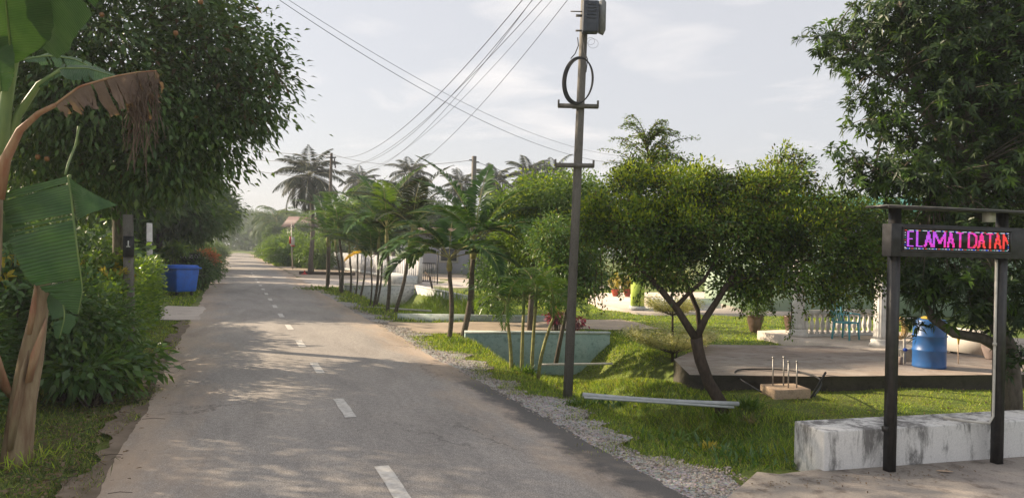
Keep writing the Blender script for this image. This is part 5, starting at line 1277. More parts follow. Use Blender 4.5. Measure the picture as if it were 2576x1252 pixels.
tuft('weed clump at the foot of the utility pole', 1450, 1000, 10.4, 80, .16, .11, L['limetree'], .02)
tuft('leafy weeds on the near ditch bank', 1700, 1105, 8.6, 120, .20, .28, L['limetree'], .028)
tuft('leafy weeds low in the near ditch by the apron', 1850, 1130, 8.0, 170, .20, .25, L['shrub'], .026)
tuft('dry brown stubble plant beside the spiky plant', 1890, 1005, 10.4, 50, .2, .05, L['drygrass'], .02)
tuft('tuft of dead leaves lying on the lawn left of the sign post', 2220, 1012, 9.9, 40, .09, .04, L['litter'], .035, lean=1.2)
tuft('grassy tuft at the foot of the leftmost stout palm', 815, 731, 35.2, 160, .35, .6, L['tallgrass'], .05)
tuft('grass clump at the base of the banana plant', 25, 1190, 6.9, 140, .28, .22, L['grass'], .014)
tuft('weedy grass by the bottom left corner', 90, 1215, 6.5, 100, .16, .25, L['grassdark'], .012)

# ---- grass
def inpoly(x, y, poly_):
    c = np.zeros(len(x), bool); n = len(poly_)
    for i in range(n):
        x0, y0 = poly_[i][:2]; x1, y1 = poly_[(i + 1) % n][:2]
        hit = ((y0 > y) != (y1 > y)) & (x < (x1 - x0) * (y - y0) / (y1 - y0 + 1e-12) + x0); c ^= hit
    return c
wallp = [WA, WE, WE + A((-.1, .46, 0)), WA + A((-.12, .46, 0))]
def free(x, y, u, v):
    bad = inpoly(x, y, sl) | inpoly(x, y, yard_pts) | inpoly(x, y, ap) | inpoly(x, y, wallp) | inpoly(x, y, [g(1905, 836), g(2020, 862), g(2120, 878), g(2600, 905), g(2660, 860), g(2250, 838), g(2010, 832)])
    bad |= (u > 18.7) & (u < 21.7) & (v > 2) & (v < 10.0) | (u > 39) & (u < 74) & (v > 2)
    bad |= (u > 22.4) & (u < 27.3) & (v < -2)
    return ~bad
def grass(name, label, u0, u1, v0f, v1f, dens, h, w_, mats, probs=None, lean=.7, hf=None, keep=None, rag=.25):
    Au = (u1 - u0) * (np.mean(v1f(np.linspace(u0, u1, 20))) - np.mean(v0f(np.linspace(u0, u1, 20)))); n = int(Au * dens)
    u = rng.uniform(u0, u1, n); a, b = v0f(u), v1f(u); v = a + (b - a) * rng.random(n)
    x, y = xy(u, v); k = free(x, y, u, v)
    if keep is not None: k &= keep(x, y, u, v)
    # clumpy
    k &= rng.random(n) < .55 + .45 * np.sin(x * 5.3 + np.sin(y * 3.1) * 2) * np.cos(y * 4.7 + x) + rag
    x, y, u, v = x[k], y[k], u[k], v[k]; n = len(x)
    z = terr_uv(u, v) - .01
    D = np.stack([rng.normal(0, lean, n), rng.normal(0, lean, n), np.ones(n)], 1)
    hh = h * rng.uniform(.5, 1.3, n) * (1 if hf is None else hf(u, v))
    mk_ = rng.choice(len(mats), n, p=probs); mb = MB()
    for q in range(len(mats)):
        s_ = mk_ == q
        if s_.any(): blades(mb, np.stack([x, y, z], 1)[s_], D[s_], hh[s_], w_ * rng.uniform(.7, 1.3, s_.sum()), q)
    return tag(mb.build(name, mats), label, 'grass', kind='stuff')
C_ = lambda c: (lambda u: np.zeros_like(u) + c)
edge = lambda u: 2.66 + wob(u, .38, 1.4, .7) + wob(u, .15, 5.5, 1.1) + .5 * (1 - sm(5.5, 8.0, u))
ditchh = lambda u, v: 1 + 1.4 * sm(3.6, 4.3, v) * (1 - sm(5.0, 6.0, v)) * (.6 + .4 * np.sin(u * 2.3) ** 2)
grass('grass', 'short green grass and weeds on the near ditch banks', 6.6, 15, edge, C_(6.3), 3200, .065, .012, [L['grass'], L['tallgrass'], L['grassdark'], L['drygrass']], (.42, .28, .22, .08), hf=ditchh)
grass('grass', 'short leafy lawn between the low wall and the slab', 6.6, 13, C_(6.2), C_(12.5), 3200, .050, .013, [L['grass'], L['tallgrass'], L['drygrass']], (.72, .16, .12), 1.7)
grass('grass', 'sunlit lawn behind the teal culvert wall', 14.5, 36, C_(6.0), C_(19), 520, .08, .030, [L['grass'], L['tallgrass'], L['grassdark']], (.65, .22, .13), 1.5)
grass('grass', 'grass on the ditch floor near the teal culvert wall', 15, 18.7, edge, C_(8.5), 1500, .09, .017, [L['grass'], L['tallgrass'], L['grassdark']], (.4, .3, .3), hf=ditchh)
grass('grass', 'grass on the verge along the palm row', 21.6, 42, edge, C_(6.5), 300, .13, .032, [L['grass'], L['tallgrass'], L['grassdark']], (.45, .3, .25))
grass('grass', 'tall bright grass filling the ditch before the grey culvert wall', 24.5, 34.5, C_(5.4), C_(7.6), 260, .55, .035, [L['tallgrass']], None, .35)
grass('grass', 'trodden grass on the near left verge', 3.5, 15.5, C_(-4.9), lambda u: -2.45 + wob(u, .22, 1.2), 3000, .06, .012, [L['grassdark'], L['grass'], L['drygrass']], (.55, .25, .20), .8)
grass('grass', 'grass on the left verge beside the clipped hedge', 15.5, 22.4, C_(-3.6), lambda u: -2.45 + wob(u, .2, 1.2), 900, .06, .018, [L['grass'], L['tallgrass'], L['drygrass']], (.6, .25, .15), .8)
grass('grass', 'bright grass on the far left verge beyond the blue bin', 27.4, 75, C_(-5.6), C_(-2.55), 130, .12, .05, [L['tallgrass'], L['grass']], (.6, .4), .8)
grass('grass', 'grass strip along the far right road edge', 74, 130, C_(2.6), C_(8), 60, .25, .10, [L['tallgrass'], L['grass']], (.5, .5), .8)
grass('grass', 'sparse dry grass and weeds creeping over the gravel edge', 6.2, 22, lambda u: edge(u) - .42, lambda u: edge(u) + .12, 420, .05, .012, [L['drygrass'], L['grass'], L['litter']], (.4, .4, .2), 1.0)
# leaf litter along the left edge
n = 2600; u = rng.uniform(5, 17, n); v = -2.95 + wob(u, .25, 1.2) + rng.normal(0, .28, n); x, y = xy(u, v)
mb = MB(); leaves(mb, np.stack([x, y, np.maximum(terr_uv(u, v), -.0) + .018], 1), rdir(n) * A((1, 1, .12)), rng.uniform(.03, .08, n), rng.uniform(.015, .035, n), 0, .1, 0, jit=.25)
tag(mb.build('leaf_litter', L['litter']), 'dead leaves and twigs scattered along the left road edge', 'leaf litter', kind='stuff')
mb = MB()
for k in range(55):
    u = rng.uniform(5.5, 15); v = -2.7 + rng.normal(0, .3); x, y = xy(u, v); a = rng.uniform(0, pi); ln_ = rng.uniform(.08, .35)
    mb.tube([(x, y, .03), (x + cos(a) * ln_ / 2, y + sin(a) * ln_ / 2, .04), (x + cos(a + .08) * ln_, y + sin(a + .08) * ln_, .025)], .0028, 4)
tag(mb.build('twigs', M['bark']), 'thin dry twigs lying along the left road edge', 'twigs', kind='stuff')
n = 500; u = rng.uniform(7.5, 13, n); v = rng.uniform(3.4, 11, n); x, y = xy(u, v); kx = free(x, y, u, v); x, y, u, v = x[kx], y[kx], u[kx], v[kx]
mb = MB(); leaves(mb, np.stack([x, y, terr_uv(u, v) + .05], 1), rdir(len(x)) * A((1, 1, .3)), rng.uniform(.03, .07, len(x)), rng.uniform(.015, .03, len(x)), 0, .1, 0, jit=.4)
tag(mb.build('leaf_litter', L['litter']), 'fallen brown leaves scattered over the near lawn and ditch', 'leaf litter', kind='stuff')
# stones on the shoulder
n = 15000; u = 5 + 22 * rng.random(n) ** 1.7; e_ = np.maximum(2.86 + wob(u, .38, 1.4, .7) + wob(u, .15, 5.5, 1.1) + .5 * (1 - sm(5.5, 8.0, u)), 2.62)
v = 2.3 + (e_ + .08 - 2.3) * rng.random(n) ** .7; x, y = xy(u, v)
r_ = rng.uniform(.004, .013, n) * np.where(rng.random(n) < .05, 1.8, 1)
base8 = A([(-1, -.8, -.4), (1, -.7, -.5), (.9, .8, -.4), (-.8, 1, -.5), (-.6, -.5, .6), (.6, -.6, .5), (.5, .6, .65), (-.6, .5, .5)])
J = base8[None] + rng.normal(0, .22, (n, 8, 3)); an = rng.uniform(0, 2 * pi, n)
Rm = np.stack([np.stack([np.cos(an), -np.sin(an), 0 * an], 1), np.stack([np.sin(an), np.cos(an), 0 * an], 1), np.stack([0 * an, 0 * an, 1 + 0 * an], 1)], 1)
kst = rng.random(n) < np.clip(.75 + .9 * np.sin(x * 3.1 + 1.3 * np.sin(y * 2.2)) * np.cos(y * 2.7 + x), .12, 1); r_ = np.where(kst, r_, .0015)
V = np.einsum('nij,nkj->nki', Rm, J) * r_[:, None, None] + np.stack([x, y, np.maximum(terr_uv(u, v), -.045) + .012 + r_ * .2], 1)[:, None]
Fb = A([(0, 3, 2, 1), (4, 5, 6, 7), (0, 1, 5, 4), (1, 2, 6, 5), (2, 3, 7, 6), (3, 0, 4, 7)])
mb = MB().add(V.reshape(-1, 3), (np.arange(n)[:, None, None] * 8 + Fb[None]).reshape(-1, 4))
m, nt = mat('gravel_stone'); gm = mk(nt, 'ShaderNodeNewGeometry'); finish(nt, ramp(nt, gm.outputs['Random Per Island'], [(0, (.16, .14, .12)), (.4, (.32, .29, .26)), (.8, (.46, .42, .38)), (1, (.30, .22, .15))]), .9)
tag(mb.build('gravel', m), 'loose pale gravel along the right road edge', 'gravel', kind='stuff')

# ================================================================== OBJECTS
# blue wheeled bin
bq = G(446, 742); BIN = thing('wheelie_bin', bq, 'big bright blue wheeled rubbish bin standing at the mouth of the left driveway', 'bin')
rb = Matrix.Rotation(radians(-33), 3, 'Z')
def bw(p): return A(rb @ Vector(p)) + bq
def taper(mb, w0, d0, w1, d1, z0, z1, mi=0):
    V = [bw((sx * w_ / 2, sy * d_ / 2, z)) for (w_, d_, z) in ((w0, d0, z0), (w1, d1, z1)) for sx, sy in ((-1, -1), (1, -1), (1, 1), (-1, 1))]
    return mb.add(V, [(3, 2, 1, 0), (4, 5, 6, 7), (0, 1, 5, 4), (1, 2, 6, 5), (2, 3, 7, 6), (3, 0, 4, 7)], mi)
mb = MB(); taper(mb, 1.22, .84, 1.36, 1.0, .16, 1.05); o = mb.build('body', M['binblue'], BIN); bv = o.modifiers.new('b', 'BEVEL'); bv.width = .05; bv.segments = 3
mb = MB(); taper(mb, 1.46, 1.1, 1.46, 1.1, 1.052, 1.11); mb.build('rim', M['binblue'], BIN)
mb = MB(); taper(mb, 1.30, 1.02, 1.22, .92, 1.111, 1.19); mb.build('lid', M['binblue'], BIN)
mb = MB()
for k in range(9): c_ = bw((-.52 + k * .13, -.475, .98)); mb.box(c_, (.03, .05, .13), rz=radians(-33))
mb.build('ribs', M['binblue'], o)
for sx in (-.45, .45):
    for sy in (-.32, .32):
        mb = MB(); c_ = bw((sx, sy, .09)); mb.tube([c_ - A((.025, 0, 0)), c_ + A((.025, 0, 0))], .09, 12); mb.tube([c_, c_ + A((0, 0, .1))], .02, 6); mb.build('wheel', M['ironblack'], BIN)
mb = MB(); mb.tube([bw((-.66, -.3, 1.0)), bw((-.74, -.3, 1.0)), bw((-.74, .3, 1.0)), bw((-.66, .3, 1.0))], .02, 6); mb.build('handle', M['binblue'], BIN)
mb = MB(); q = bw((.28, -.452, .62)); mb.box(q, (.10, .01, .06), rz=radians(-33)); mb.box(q + A((0, 0, .08)), (.05, .01, .06), rz=radians(-33)); mb.build('stencil_mark', M['cabpale'], BIN)
# dark nameboard behind the bin, with a tan round-topped board
nb = P(472, 652, 33.0); NBt = thing('name_board', A((nb[0], nb[1], 0)), 'dark name board with pale lettering behind the blue bin', 'sign')
mb = MB(); q = P(520, 640, 33); mb.box(P(470, 648, 33), (1.15, .05, .40)); 
for sx in (-.5, .5): mb.box(A((nb[0] + sx, nb[1] + .05, .55)), (.06, .05, 1.1))
mb.build('board', M['blackplastic'], NBt)
fc = bpy.data.curves.new('lettering', 'FONT'); fc.body = 'LOT 3543'; fc.size = .22; fc.extrude = .006; fc.align_x = 'CENTER'; fc.align_y = 'CENTER'
fo = bpy.data.objects.new('lettering', fc); COL.objects.link(fo)
bpy.context.view_layer.update(); me = bpy.data.meshes.new_from_object(fo.evaluated_get(bpy.context.evaluated_depsgraph_get())); bpy.data.objects.remove(fo)
lo = bpy.data.objects.new('lettering', me); COL.objects.link(lo); me.materials.clear(); me.materials.append(M['signtext']); lo.parent = NBt
q = P(473, 645, 32.96); lo.location = tuple(q - A(NBt.location)); lo.rotation_euler = (radians(90), 0, 0)
q = P(415, 690, 31.0); q[2] = 0; outl = [(-.28, 0), (.22, 0), (.20, .5), (.12, .62), (.26, .80), (.22, 1.02), (.05, 1.14), (-.15, 1.12), (-.28, 1.0), (-.40, .93), (-.30, .84), (-.20, .66), (-.30, .45)]
mb = MB(); mb.prism(outl, .07, q, (1, 0, 0), (0, 0, 1), (0, 1, 0)); tag(mb.build('garden_board', M['tan'], loc=q), 'tan painted rounded garden board left of the dark name board', 'board')

# concrete block with four metal posts
def at_pts(name, c4, z0, z1, m_, parent=None):
    mb = MB(); V = [(p[0], p[1], z0) for p in c4] + [(p[0], p[1], z1) for p in c4]
    mb.add(V, [(3, 2, 1, 0), (4, 5, 6, 7), (0, 1, 5, 4), (1, 2, 6, 5), (2, 3, 7, 6), (3, 0, 4, 7)]); return mb.build(name, m_, parent)
zb_ = -.06
c4 = [G(1950, 981, zb_), G(2040, 978, zb_), G(1997, 963, zb_), G(1912, 965, zb_)]
BK = thing('post_base', A((c4[0] + c4[2]) / 2), 'tan concrete block carrying four short upright metal rods on the lawn', 'concrete base')
o = at_pts('block', c4, -.25, zb_, M['block'], BK); bv = o.modifiers.new('b', 'BEVEL'); bv.width = .008; bv.segments = 2
for a, b, c2 in ((1944, 969, 898), (1971, 969, 897), (1983, 975, 908), (2004, 975, 908)):
    p0 = G(a, b, zb_); p1 = P(a + 1, c2, p0[1]); MB().tube([p0, p1], .0125, 8).tube([p1 - A((0, 0, .02)), p1 + A((0, 0, .008))], .020, 8).build('metal_rod', M['steel'], BK, smooth=False)
# black hose loop over the slab edge
hp = [G(1915, 985, -.12), G(1880, 965, -.05), G(1850, 945, .02), G(1846, 932, .07), G(1870, 927, .07), G(1930, 927, .07), G(1990, 930, .07), G(2030, 938, .08), P(2058, 948, 11.9), P(2066, 958, 11.6), P(2066, 972, 11.3), P(2048, 995, 10.9)]
q = A(hp); t = np.linspace(0, 1, len(q)); tt_ = np.linspace(0, 1, 60); q = np.stack([np.interp(tt_, t, q[:, c]) for c in range(3)], 1)
for _ in range(8): q[1:-1] = (q[:-2] + 2 * q[1:-1] + q[2:]) / 4
tag(MB().tube(q, .014, 8).build('hose', M['wire'], smooth=True), 'black hose looping over the front edge of the slab', 'hose')
tag(MB().tube([G(2040, 999, -.12), P(2077, 936, 11.3)], .016, 8).build('black_pipe', M['wire']), 'short stiff black pipe leaning against the slab edge', 'pipe')
# blue drum
dq = G(2359, 929, SLZ); DR = thing('oil_drum', dq, 'tall blue plastic drum standing on the concrete slab', 'drum'); dq2 = dq + A((0, .29, 0))
prof = [(.0, 0), (.275, 0), (.29, .02), (.285, .05), (.285, .30), (.297, .315), (.297, .34), (.285, .355), (.285, .57), (.298, .585), (.298, .605), (.285, .62), (.283, .86), (.27, .895), (.262, .9), (.0, .9)]
MB().lathe(prof, dq2, 36).build('barrel', M['drumblue'], DR, smooth=True)
MB().lathe([(0, .901), (.14, .902), (.16, .92), (.12, .95), (0, .955)], dq2, 20).build('lid', M['yellow'], DR)
# garden tap with pipes
tq = G(2275, 915, SLZ); TP = thing('garden_tap', tq, 'white pvc standpipe with blue valve left of the blue drum', 'tap')
dT = tq[1]
mb = MB(); mb.tube([tq, P(2275, 805, dT)], .022, 10); mb.tube([P(2240, 800, dT), P(2300, 800, dT)], .012, 8); mb.tube([P(2258, 880, dT), P(2312, 876, dT), G(2313, 915, SLZ)], .014, 8); mb.tube([G(2262, 912, SLZ), P(2261, 872, dT)], .016, 8)
mb.build('pipes', M['whitepvc'], TP)
MB().lathe([(0, -.03), (.03, -.028), (.045, 0), (.03, .028), (0, .03)], P(2277, 879, dT - .05), 14).build('valve', M['deepblue'], TP, smooth=True)
mb = MB()
for k in range(5):
    t = np.linspace(0, 2 * pi, 30); c_ = P(2262, 825, dT - .05); mb.tube(np.stack([c_[0] + (.06 + .01 * k) * np.cos(t) + .01 * k, np.full(30, c_[1] - .015 * k), c_[2] + (.17 + .02 * (k % 3)) * np.sin(t)], 1), .011, 6)
mb.tube([P(2250, 850, dT), P(2246, 890, dT), P(2256, 905, dT)], .011, 6)
tag(mb.build('hose_coil', M['yellowhose'], smooth=True), 'pale yellow garden hose hung in loops on the white standpipe', 'hose')
bk = G(2294, 912, SLZ) + A((0, .2, 0)); BKT = thing('bucket', bk, 'white plastic bucket behind the standpipe', 'bucket')
MB().lathe([(0, 0), (.10, 0), (.13, .24), (.137, .24), (.137, .25), (.12, .25), (.10, .03), (0, .03)], bk, 20).build('pail', M['whitepvc'], BKT, smooth=True)
MB().tube([bk + A((.13 * cos(a), 0, .24 + .12 * sin(a))) for a in np.linspace(0, pi, 12)], .004, 5).build('handle', M['steel'], BKT)
cn = G(2266, 916, SLZ) + A((-.02, -.02, 0)); tag(MB().lathe([(0, 0), (.045, 0), (.047, .13), (.04, .15), (0, .15)], cn, 14).build('pot', M['greypot'], smooth=True), 'small grey cylinder standing at the foot of the standpipe', 'container')
fq = G(2411, 915, SLZ); FN = thing('funnel_stand', fq, 'thin pale stake holding a yellow funnel right of the blue drum', 'funnel')
MB().tube([fq, P(2410, 865, fq[1])], .008, 6).build('stake', M['block'], FN); MB().lathe([(.012, 0), (.02, .08), (.04, .14), (.045, .145), (0, .14)], P(2411, 866, fq[1]), 14).build('funnel', M['yellow'], FN)
# pots
def pot(label, q, r, h, m_, name='plant_pot', soil=True):
    T_ = thing(name, q, label, 'plant pot')
    MB().lathe([(0, 0), (r * .55, 0), (r * .62, h * .08), (r * .95, h * .7), (r * .92, h * .88), (r * 1.06, h * .93), (r * 1.06, h), (r * .9, h), (r * .85, h * .85), (0, h * .83)], q, 28).build('pot_body', m_, T_, smooth=True)
    MB().lathe([(0, h * .835), (r * .84, h * .86)], q, 20).build('soil', M['darkconc'], T_)
    return T_
pq = GT(1899, 835); PT = pot('large glazed brown pot with a bushy plant at the back of the lawn', pq, .24, .50, M['brownpot'])
mb = MB(); cpt, od, kk = in_ells([(pq + A((0, 0, .75)), A((.35, .35, .28))), (pq + A((.1, 0, 1.1)), A((.3, .3, .3)))], 110, .5); clump_leaves(mb, cpt, od, 14, .09, .10, .035, (0,)); mb.build('potted_plant', L['limetree'], PT)
pq = G(2497, 903, SLZ); PT2 = pot('wide grey clay pot on the slab beside the white conduit', pq, .22, .34, M['greypot'])
mb = MB(); cpt, od, kk = in_ells([(pq + A((0, 0, .42)), A((.14, .14, .08)))], 20, .5); clump_leaves(mb, cpt, od, 8, .05, .09, .03, (0,)); mb.build('potted_plant', L['mango'], PT2)
pq = G(2022, 841, .05); PT3 = pot('small brown pot behind the left end of the balustrade', pq + A((0, 1.0, 0)), .16, .40, M['brownpot'])
for px_, lab in ((1548, 'red clay pot with a yellow leaved plant on the forecourt, left of the pair'), (1578, 'red clay pot with a yellow leaved plant on the forecourt, next to the lime pillar')):
    pq = G(px_, 745, .03); T_ = pot(lab, pq, .20, .34, M['redpot'])
    mb = MB(); cpt, od, kk = in_ells([(pq + A((0, 0, .75)), A((.32, .32, .4)))], 60, .5); rosettes(mb, cpt, od, 9, .22, .045, (0, 1), (.7, .3), .6); mb.build('potted_plant', [L['yellowleaf'], L['variegated']], T_)
    mb = MB(); mb.tube([pq + A((0, 0, .3)), pq + A((0, 0, .9))], .02, 6); mb.build('stem', M['palmgreen'], T_)
# flat pale panel behind the drum
zq = G(2398, 893, SLZ); zr = G(2475, 908, SLZ)
mb = MB(); a, b = G(2375, 886, SLZ), G(2478, 901, SLZ); slabwall(mb, a, b, .06, .10, .62); o = tag(mb.build('panel', M['cream'], loc=None), 'pale grey flat panel standing behind the blue drum', 'panel')
mb = MB(); slabwall(mb, a + A((0, .08, 0)), b + A((.8, .2, 0)), .2, 0, .18); tag(mb.build('kerb', M['darkconc']), 'dark low kerb behind the pale panel', 'kerb')

# balustrade, columns, chair
ba = G(1980, 846, .05); b0 = G(2021, 847, .05); b1 = G(2192, 842, .05)
def column(label, q, r, h=2.7):
    T_ = thing('column', q, label, 'column')
    MB().lathe([(0, 0), (r * 1.55, 0), (r * 1.55, .08), (r * 1.35, .10), (r * 1.4, .15), (r * 1.2, .19), (0, .19)], q, 32).build('base', M['white'], T_)
    MB().lathe([(0, .191), (r * 1.1, .191), (r * 1.0, .26), (r * .88, h - .2), (0, h - .2)], q, 60, ripple=.09, nr=15).build('shaft', M['white'], T_)
    MB().lathe([(0, h - .199), (r * 1.2, h - .199), (r * 1.5, h - .08), (r * 1.5, h), (0, h)], q, 24).build('capital', M['white'], T_)
column('fluted white porch column right behind the left sign post', G(2213, 872, .05), .145)
column('fluted white porch column at the left end of the balustrade', G(2007, 846, .05), .155)
BL = thing('balustrade', b0, 'white concrete balustrade with vase shaped balusters along the patio', 'balustrade')
bd = (b1 - b0); bl_ = np.linalg.norm(bd); bdn = bd / bl_; brz = math.atan2(bdn[1], bdn[0])
MB().box((b0 + b1) / 2 + A((0, 0, .035)), (bl_, .2, .07), rz=brz).build('plinth', M['white'], BL)
MB().box((b0 + b1) / 2 + A((0, 0, .62)), (bl_, .2, .09), rz=brz).build('rail', M['white'], BL)
for k in range(13):
    q = b0 + bd * (k + .5) / 13
    MB().lathe([(0, .071), (.06, .071), (.06, .11), (.03, .14), (.05, .2), (.066, .27), (.05, .36), (.028, .46), (.034, .52), (.05, .54), (.05, .574), (0, .574)], q, 12).build('baluster', M['white'], BL, smooth=True)
cq = G(2128, 853, .05); CH = thing('plastic_chair', cq, 'turquoise plastic garden chair in front of the balustrade', 'chair')
ca = radians(35); cR = lambda x, y, z: cq + A((x * cos(ca) - y * sin(ca), x * sin(ca) + y * cos(ca), z))
mb = MB(); V = [cR(x, y, z) for z in (.40, .435) for x, y in ((-.2, -.2), (.2, -.2), (.22, .22), (-.22, .22))]; mb.add(V, [(3, 2, 1, 0), (4, 5, 6, 7), (0, 1, 5, 4), (1, 2, 6, 5), (2, 3, 7, 6), (3, 0, 4, 7)]); mb.build('seat', M['chairblue'], CH)
for x, y in ((-.19, -.19), (.19, -.19), (.2, .2), (-.2, .2)): MB().tube([cR(x * 1.15, y * 1.15, 0), cR(x, y, .40)], [.022, .028], 6).build('leg', M['chairblue'], CH)
mb = MB()
for k in range(5): mb.tube([cR(-.17 + k * .085, .21, .43), cR(-.18 + k * .09, .27, .80)], .018, 5)
mb.tube([cR(-.23, .22, .43), cR(-.23, .29, .78), cR(-.12, .3, .86), cR(.12, .3, .86), cR(.23, .29, .78), cR(.23, .22, .43)], .022, 6); mb.build('backrest', M['chairblue'], CH)
for s_ in (-1, 1): MB().tube([cR(s_ * .22, -.2, .4), cR(s_ * .25, -.2, .62), cR(s_ * .25, .2, .64), cR(s_ * .23, .27, .62)], .02, 6).build('armrest', M['chairblue'], CH)

# house on the right with porch beam, lime pillar
HS = thing('house', P(2150, 700, 27) * A((1, 1, 0)), 'pale green single storey house with a teal roof behind the trees', 'house')
hx0, hx1 = P(1890, 700, 27)[0], P(2900, 700, 27)[0]
mb = MB(); mb.box(((hx0 + hx1) / 2, 30.5, 1.5), (hx1 - hx0, 6, 3.1)); mb.build('wall', M['palegreen'], HS)
for wx in np.linspace(hx0 + 1.5, hx1 - 1.5, 6):
    o = MB().box((wx, 27.47, 1.6), (1.1, .06, 1.2)).build('window', M['white'], HS)
    for e in (-.27, .27): MB().box((wx + e, 27.42, 1.6), (.45, .03, 1.05)).build('pane', M['glassdark'], o)
mb = MB(); mb.prism([(-3.9, 0), (3.9, 0), (0, 1.5)], hx1 - hx0 + 1.4, (hx0 - .7, 30.5, 3.06), (0, 1, 0), (0, 0, 1), (1, 0, 0)); mb.build('roof', M['tealroof'], HS)
PC = thing('porch_roof', G(2213, 872, .05), 'flat porch roof with an orange tile edge carried by the fluted white columns', 'porch roof')
qa, qb = G(2007, 846, .05), G(2213, 872, .05)
mb = MB(); mb.box(((qa[0] + qb[0]) / 2 + 2.2, (qa[1] + qb[1]) / 2 + 1.2, 2.87), (6.6, 4.4, .22), rz=-.1); mb.build('slab', M['cream'], PC)
mb = MB(); mb.prism([(-2.3, 0), (2.3, 0), (0, .55)], 6.8, A(((qa[0] + qb[0]) / 2 + 2.2 - 3.4, (qa[1] + qb[1]) / 2 + 1.2 + .3, 2.985)), (0, 1, 0), (0, 0, 1), (1, -.1, 0)); mb.build('roof', M['tealroof'], PC)
lq = G(1606, 781, .03); LPi = thing('gate_pillar', lq, 'lime green square pillar on the edge of the forecourt', 'pillar')
MB().box(lq + A((0, .25, .60)), (.42, .42, .90)).build('shaft', M['lime'], LPi); MB().box(lq + A((0, .25, .075)), (.5, .5, .148)).build('base', M['greyrender'], LPi)
MB().box(lq + A((0, .25, 1.10)), (.5, .5, .098)).build('cap', M['lime'], LPi)
tag(at_pts('low_platform', [G(1640, 772, .03), G(1800, 775, .03), G(1800, 757, .03), G(1640, 754, .03)], .0, .14, M['greyrender']), 'grey raised step beside the lime green pillar', 'step')
# lavender house and garage further left, white fence and gate
H2 = thing('house', P(1190, 650, 62) * A((1, 1, 0)), 'pale lavender walled house behind the arching palms', 'house')
q = P(1250, 650, 62); mb = MB(); mb.box((q[0], 66, 1.5), (13, 8, 3.2)); mb.build('wall', M['lavender'], H2)
for e in (-4, -1, 2.2, 5): o = MB().box((q[0] + e, 61.96, 1.5), (1.6, .08, 1.3)).build('window', M['white'], H2); MB().box((q[0] + e, 61.90, 1.5), (1.3, .04, 1.0)).build('pane', M['glassdark'], o)
mb = MB(); mb.prism([(-4.8, 0), (4.8, 0), (0, .7)], 14, (q[0] - 7, 66, 3.11), (0, 1, 0), (0, 0, 1), (1, 0, 0)); mb.build('roof', M['rustroof'], H2)
fa, fb = G(803, 667), G(1052, 712)
FNc = thing('panel_fence', fa, 'white slatted fence beyond the palm row', 'fence')
fd = fb - fa; fl_ = np.linalg.norm(fd); fdn = fd / fl_; frz = math.atan2(fdn[1], fdn[0]); nf = int(fl_ / .42)
for k in range(nf):
    q = fa + fd * (k + .5) / nf; MB().box(q + A((0, 0, .78)), (.27, .05, 1.35), rz=frz).build('panel', M['whitefence'], FNc)
mb = MB(); mb.box((fa + fb) / 2 + A((0, 0, .10)), (fl_, .16, .20), rz=frz); mb.build('plinth', M['greyrender'], FNc)
for z in (.45, 1.30): MB().box((fa + fb) / 2 + A((.03, .05, z)), (fl_, .03, .05), rz=frz).build('rail', M['steel'], FNc)
gt_ = G(1058, 712); GTt = thing('gate', gt_, 'dark barred metal gate with a pale post at the end of the white fence', 'gate')
ge = gt_ + A((.9, -.5, 0)); gd = ge - gt_; grz = math.atan2(gd[1], gd[0])
MB().box(gt_ + A((-.05, 0, .75)), (.28, .28, 1.5)).build('gate_post', M['white'], GTt); MB().box(ge + A((.12, 0, .95)), (.07, .07, 1.9)).build('gate_post', M['ironblack'], GTt)
for z in (.12, 1.18): MB().box((gt_ + ge) / 2 + A((0, 0, z)), (np.linalg.norm(gd), .04, .05), rz=grz).build('frame_rail', M['ironblack'], GTt)
for k in range(8): MB().box(gt_ + gd * (k + .7) / 8 + A((0, 0, .65)), (.03, .025, 1.02), rz=grz).build('bar', M['ironblack'], GTt)
tag(at_pts('concrete_block', [G(982, 718), G(1050, 717), G(1050, 700), G(982, 700)], -.05, .42, M['greyrender']), 'grey concrete block between the palm row and the barred gate', 'concrete block')
bq_ = [P(1070, 685, 36), P(1082, 698, 35.6), P(1088, 712, 35.3)]; bq_[2][2] = .1
tag(MB().tube(bq_, .05, 7).build('branch', M['bark']), 'curved dead branch leaning on the ground before the barred gate', 'branch')
tag(MB().box((G(778, 690) + G(868, 692)) / 2 + A((0, 0, .10)), (3.9, .22, .2), rz=.0).build('timber_beam', M['bark']), 'long dark timber beam lying on the sandy ground', 'beam')
tag(MB().lathe([(0, 0), (.22, 0), (.20, .05), (.07, .08), (.03, .3), (0, .3)], G(766, 690), 12).build('traffic_cone', M['red']), 'small fallen red cone at the end of the timber beam', 'cone')
GR = thing('guardrail', G(668, 655), 'short white guardrail at the far right road edge', 'guardrail')
ga, gb = G(653, 645), G(684, 657)
for z in (.75, .45): MB().tube([ga + A((0, 0, z)), gb + A((0, 0, z))], .09, 6).build('rail', M['white'], GR)
for t in (0, .33, .66, 1): MB().box(ga + (gb - ga) * t + A((0, 0, .4)), (.2, .2, .9)).build('post', M['greyrender'], GR)
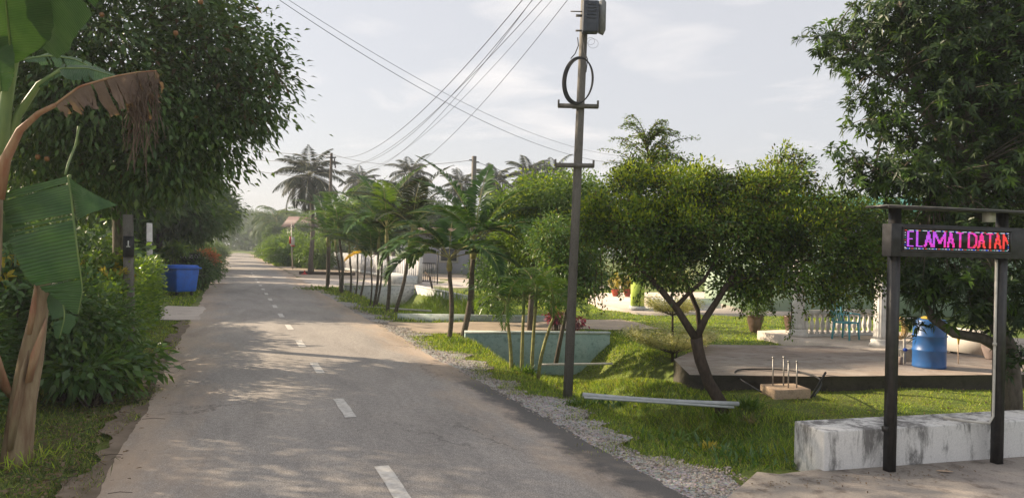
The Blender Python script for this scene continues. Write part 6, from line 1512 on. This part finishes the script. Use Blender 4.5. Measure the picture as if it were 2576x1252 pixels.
# rusty roofed house in the distance
H3 = thing('house', P(750, 640, 100) * A((1, 1, 0)), 'small distant house with a rusty red gabled roof', 'house')
q = P(752, 575, 100); mb = MB(); mb.box((q[0] + 2, 103, 2.2), (7.6, 5, 4.4)); mb.build('wall', M['white'], H3)
MB().box((q[0] - .6, 100.46, 2.9), (.8, .08, .9)).build('window', M['glassdark'], H3)
mb = MB(); mb.prism([(-3.4, 0), (3.4, 0), (0, 1.5)], 8.6, (q[0] - 2.3, 103, 4.41), (0, 1, 0), (0, 0, 1), (1, 0, 0)); mb.build('roof', M['rustroof'], H3)
# crate on the lawn, debris
q = G(1220, 772); CR = thing('crate', q, 'small dark slatted crate on the lawn behind the arching palms', 'crate')
mb = MB()
for k in range(6): mb.box(q + A((-.20 + k * .08, 0, .13)), (.035, .02, .2))
mb.box(q + A((0, -.0, .025)), (.46, .3, .03)); mb.box(q + A((0, 0, .235)), (.46, .3, .02)); mb.box(q + A((0, .14, .13)), (.46, .02, .2)); mb.build('crate_body', M['blackplastic'], CR)
q = G(2375, 1184, .03); tag(MB().prism([(-.07, 0), (-.03, .022), (.04, .026), (.08, .0), (.03, -.02), (-.04, -.018)], .006, q, (1, -.25, 0), (.25, 1, 0), (0, 0, 1)).build('fallen_leaf', M['block']), 'large tan fallen leaf on the apron below the low wall', 'leaf')
q = GT(1595, 1028); mb = MB(); leaves(mb, np.tile(q + A((0, 0, .06)), (5, 1)) + rng.normal(0, .012, (5, 3)), rdir(5), .09, .06, 0); tag(mb.build('plastic_scrap', M['white'], loc=q), 'scrap of crumpled white plastic in the ditch grass', 'litter')
n = 140; mb = MB(); x = rng.uniform(2.2, 4.6, n); y = 7.02 + (x - 3.07) * .29 - np.abs(rng.normal(0, .16, n)); leaves(mb, np.stack([x, y, np.full(n, .028)], 1), rdir(n) * A((1, 1, .15)), .03, .015, 0, jit=.3)
tag(mb.build('leaf_litter', L['litter']), 'small dark dead leaves on the apron along the low wall', 'leaf litter', kind='stuff')

# ================================================================== HAZE
m, nt = mat('haze')
pv = mk(nt, 'ShaderNodeVolumePrincipled'); pv.inputs['Color'].default_value = (.80, .86, .95, 1); pv.inputs['Density'].default_value = .0012; pv.inputs['Anisotropy'].default_value = .3
o = mk(nt, 'ShaderNodeOutputMaterial'); nt.links.new(pv.outputs[0], o.inputs['Volume'])
hz = MB().box((0, 470, 10.5), (1900, 1100, 26)).build('haze', m); tag(hz, kind='stuff')
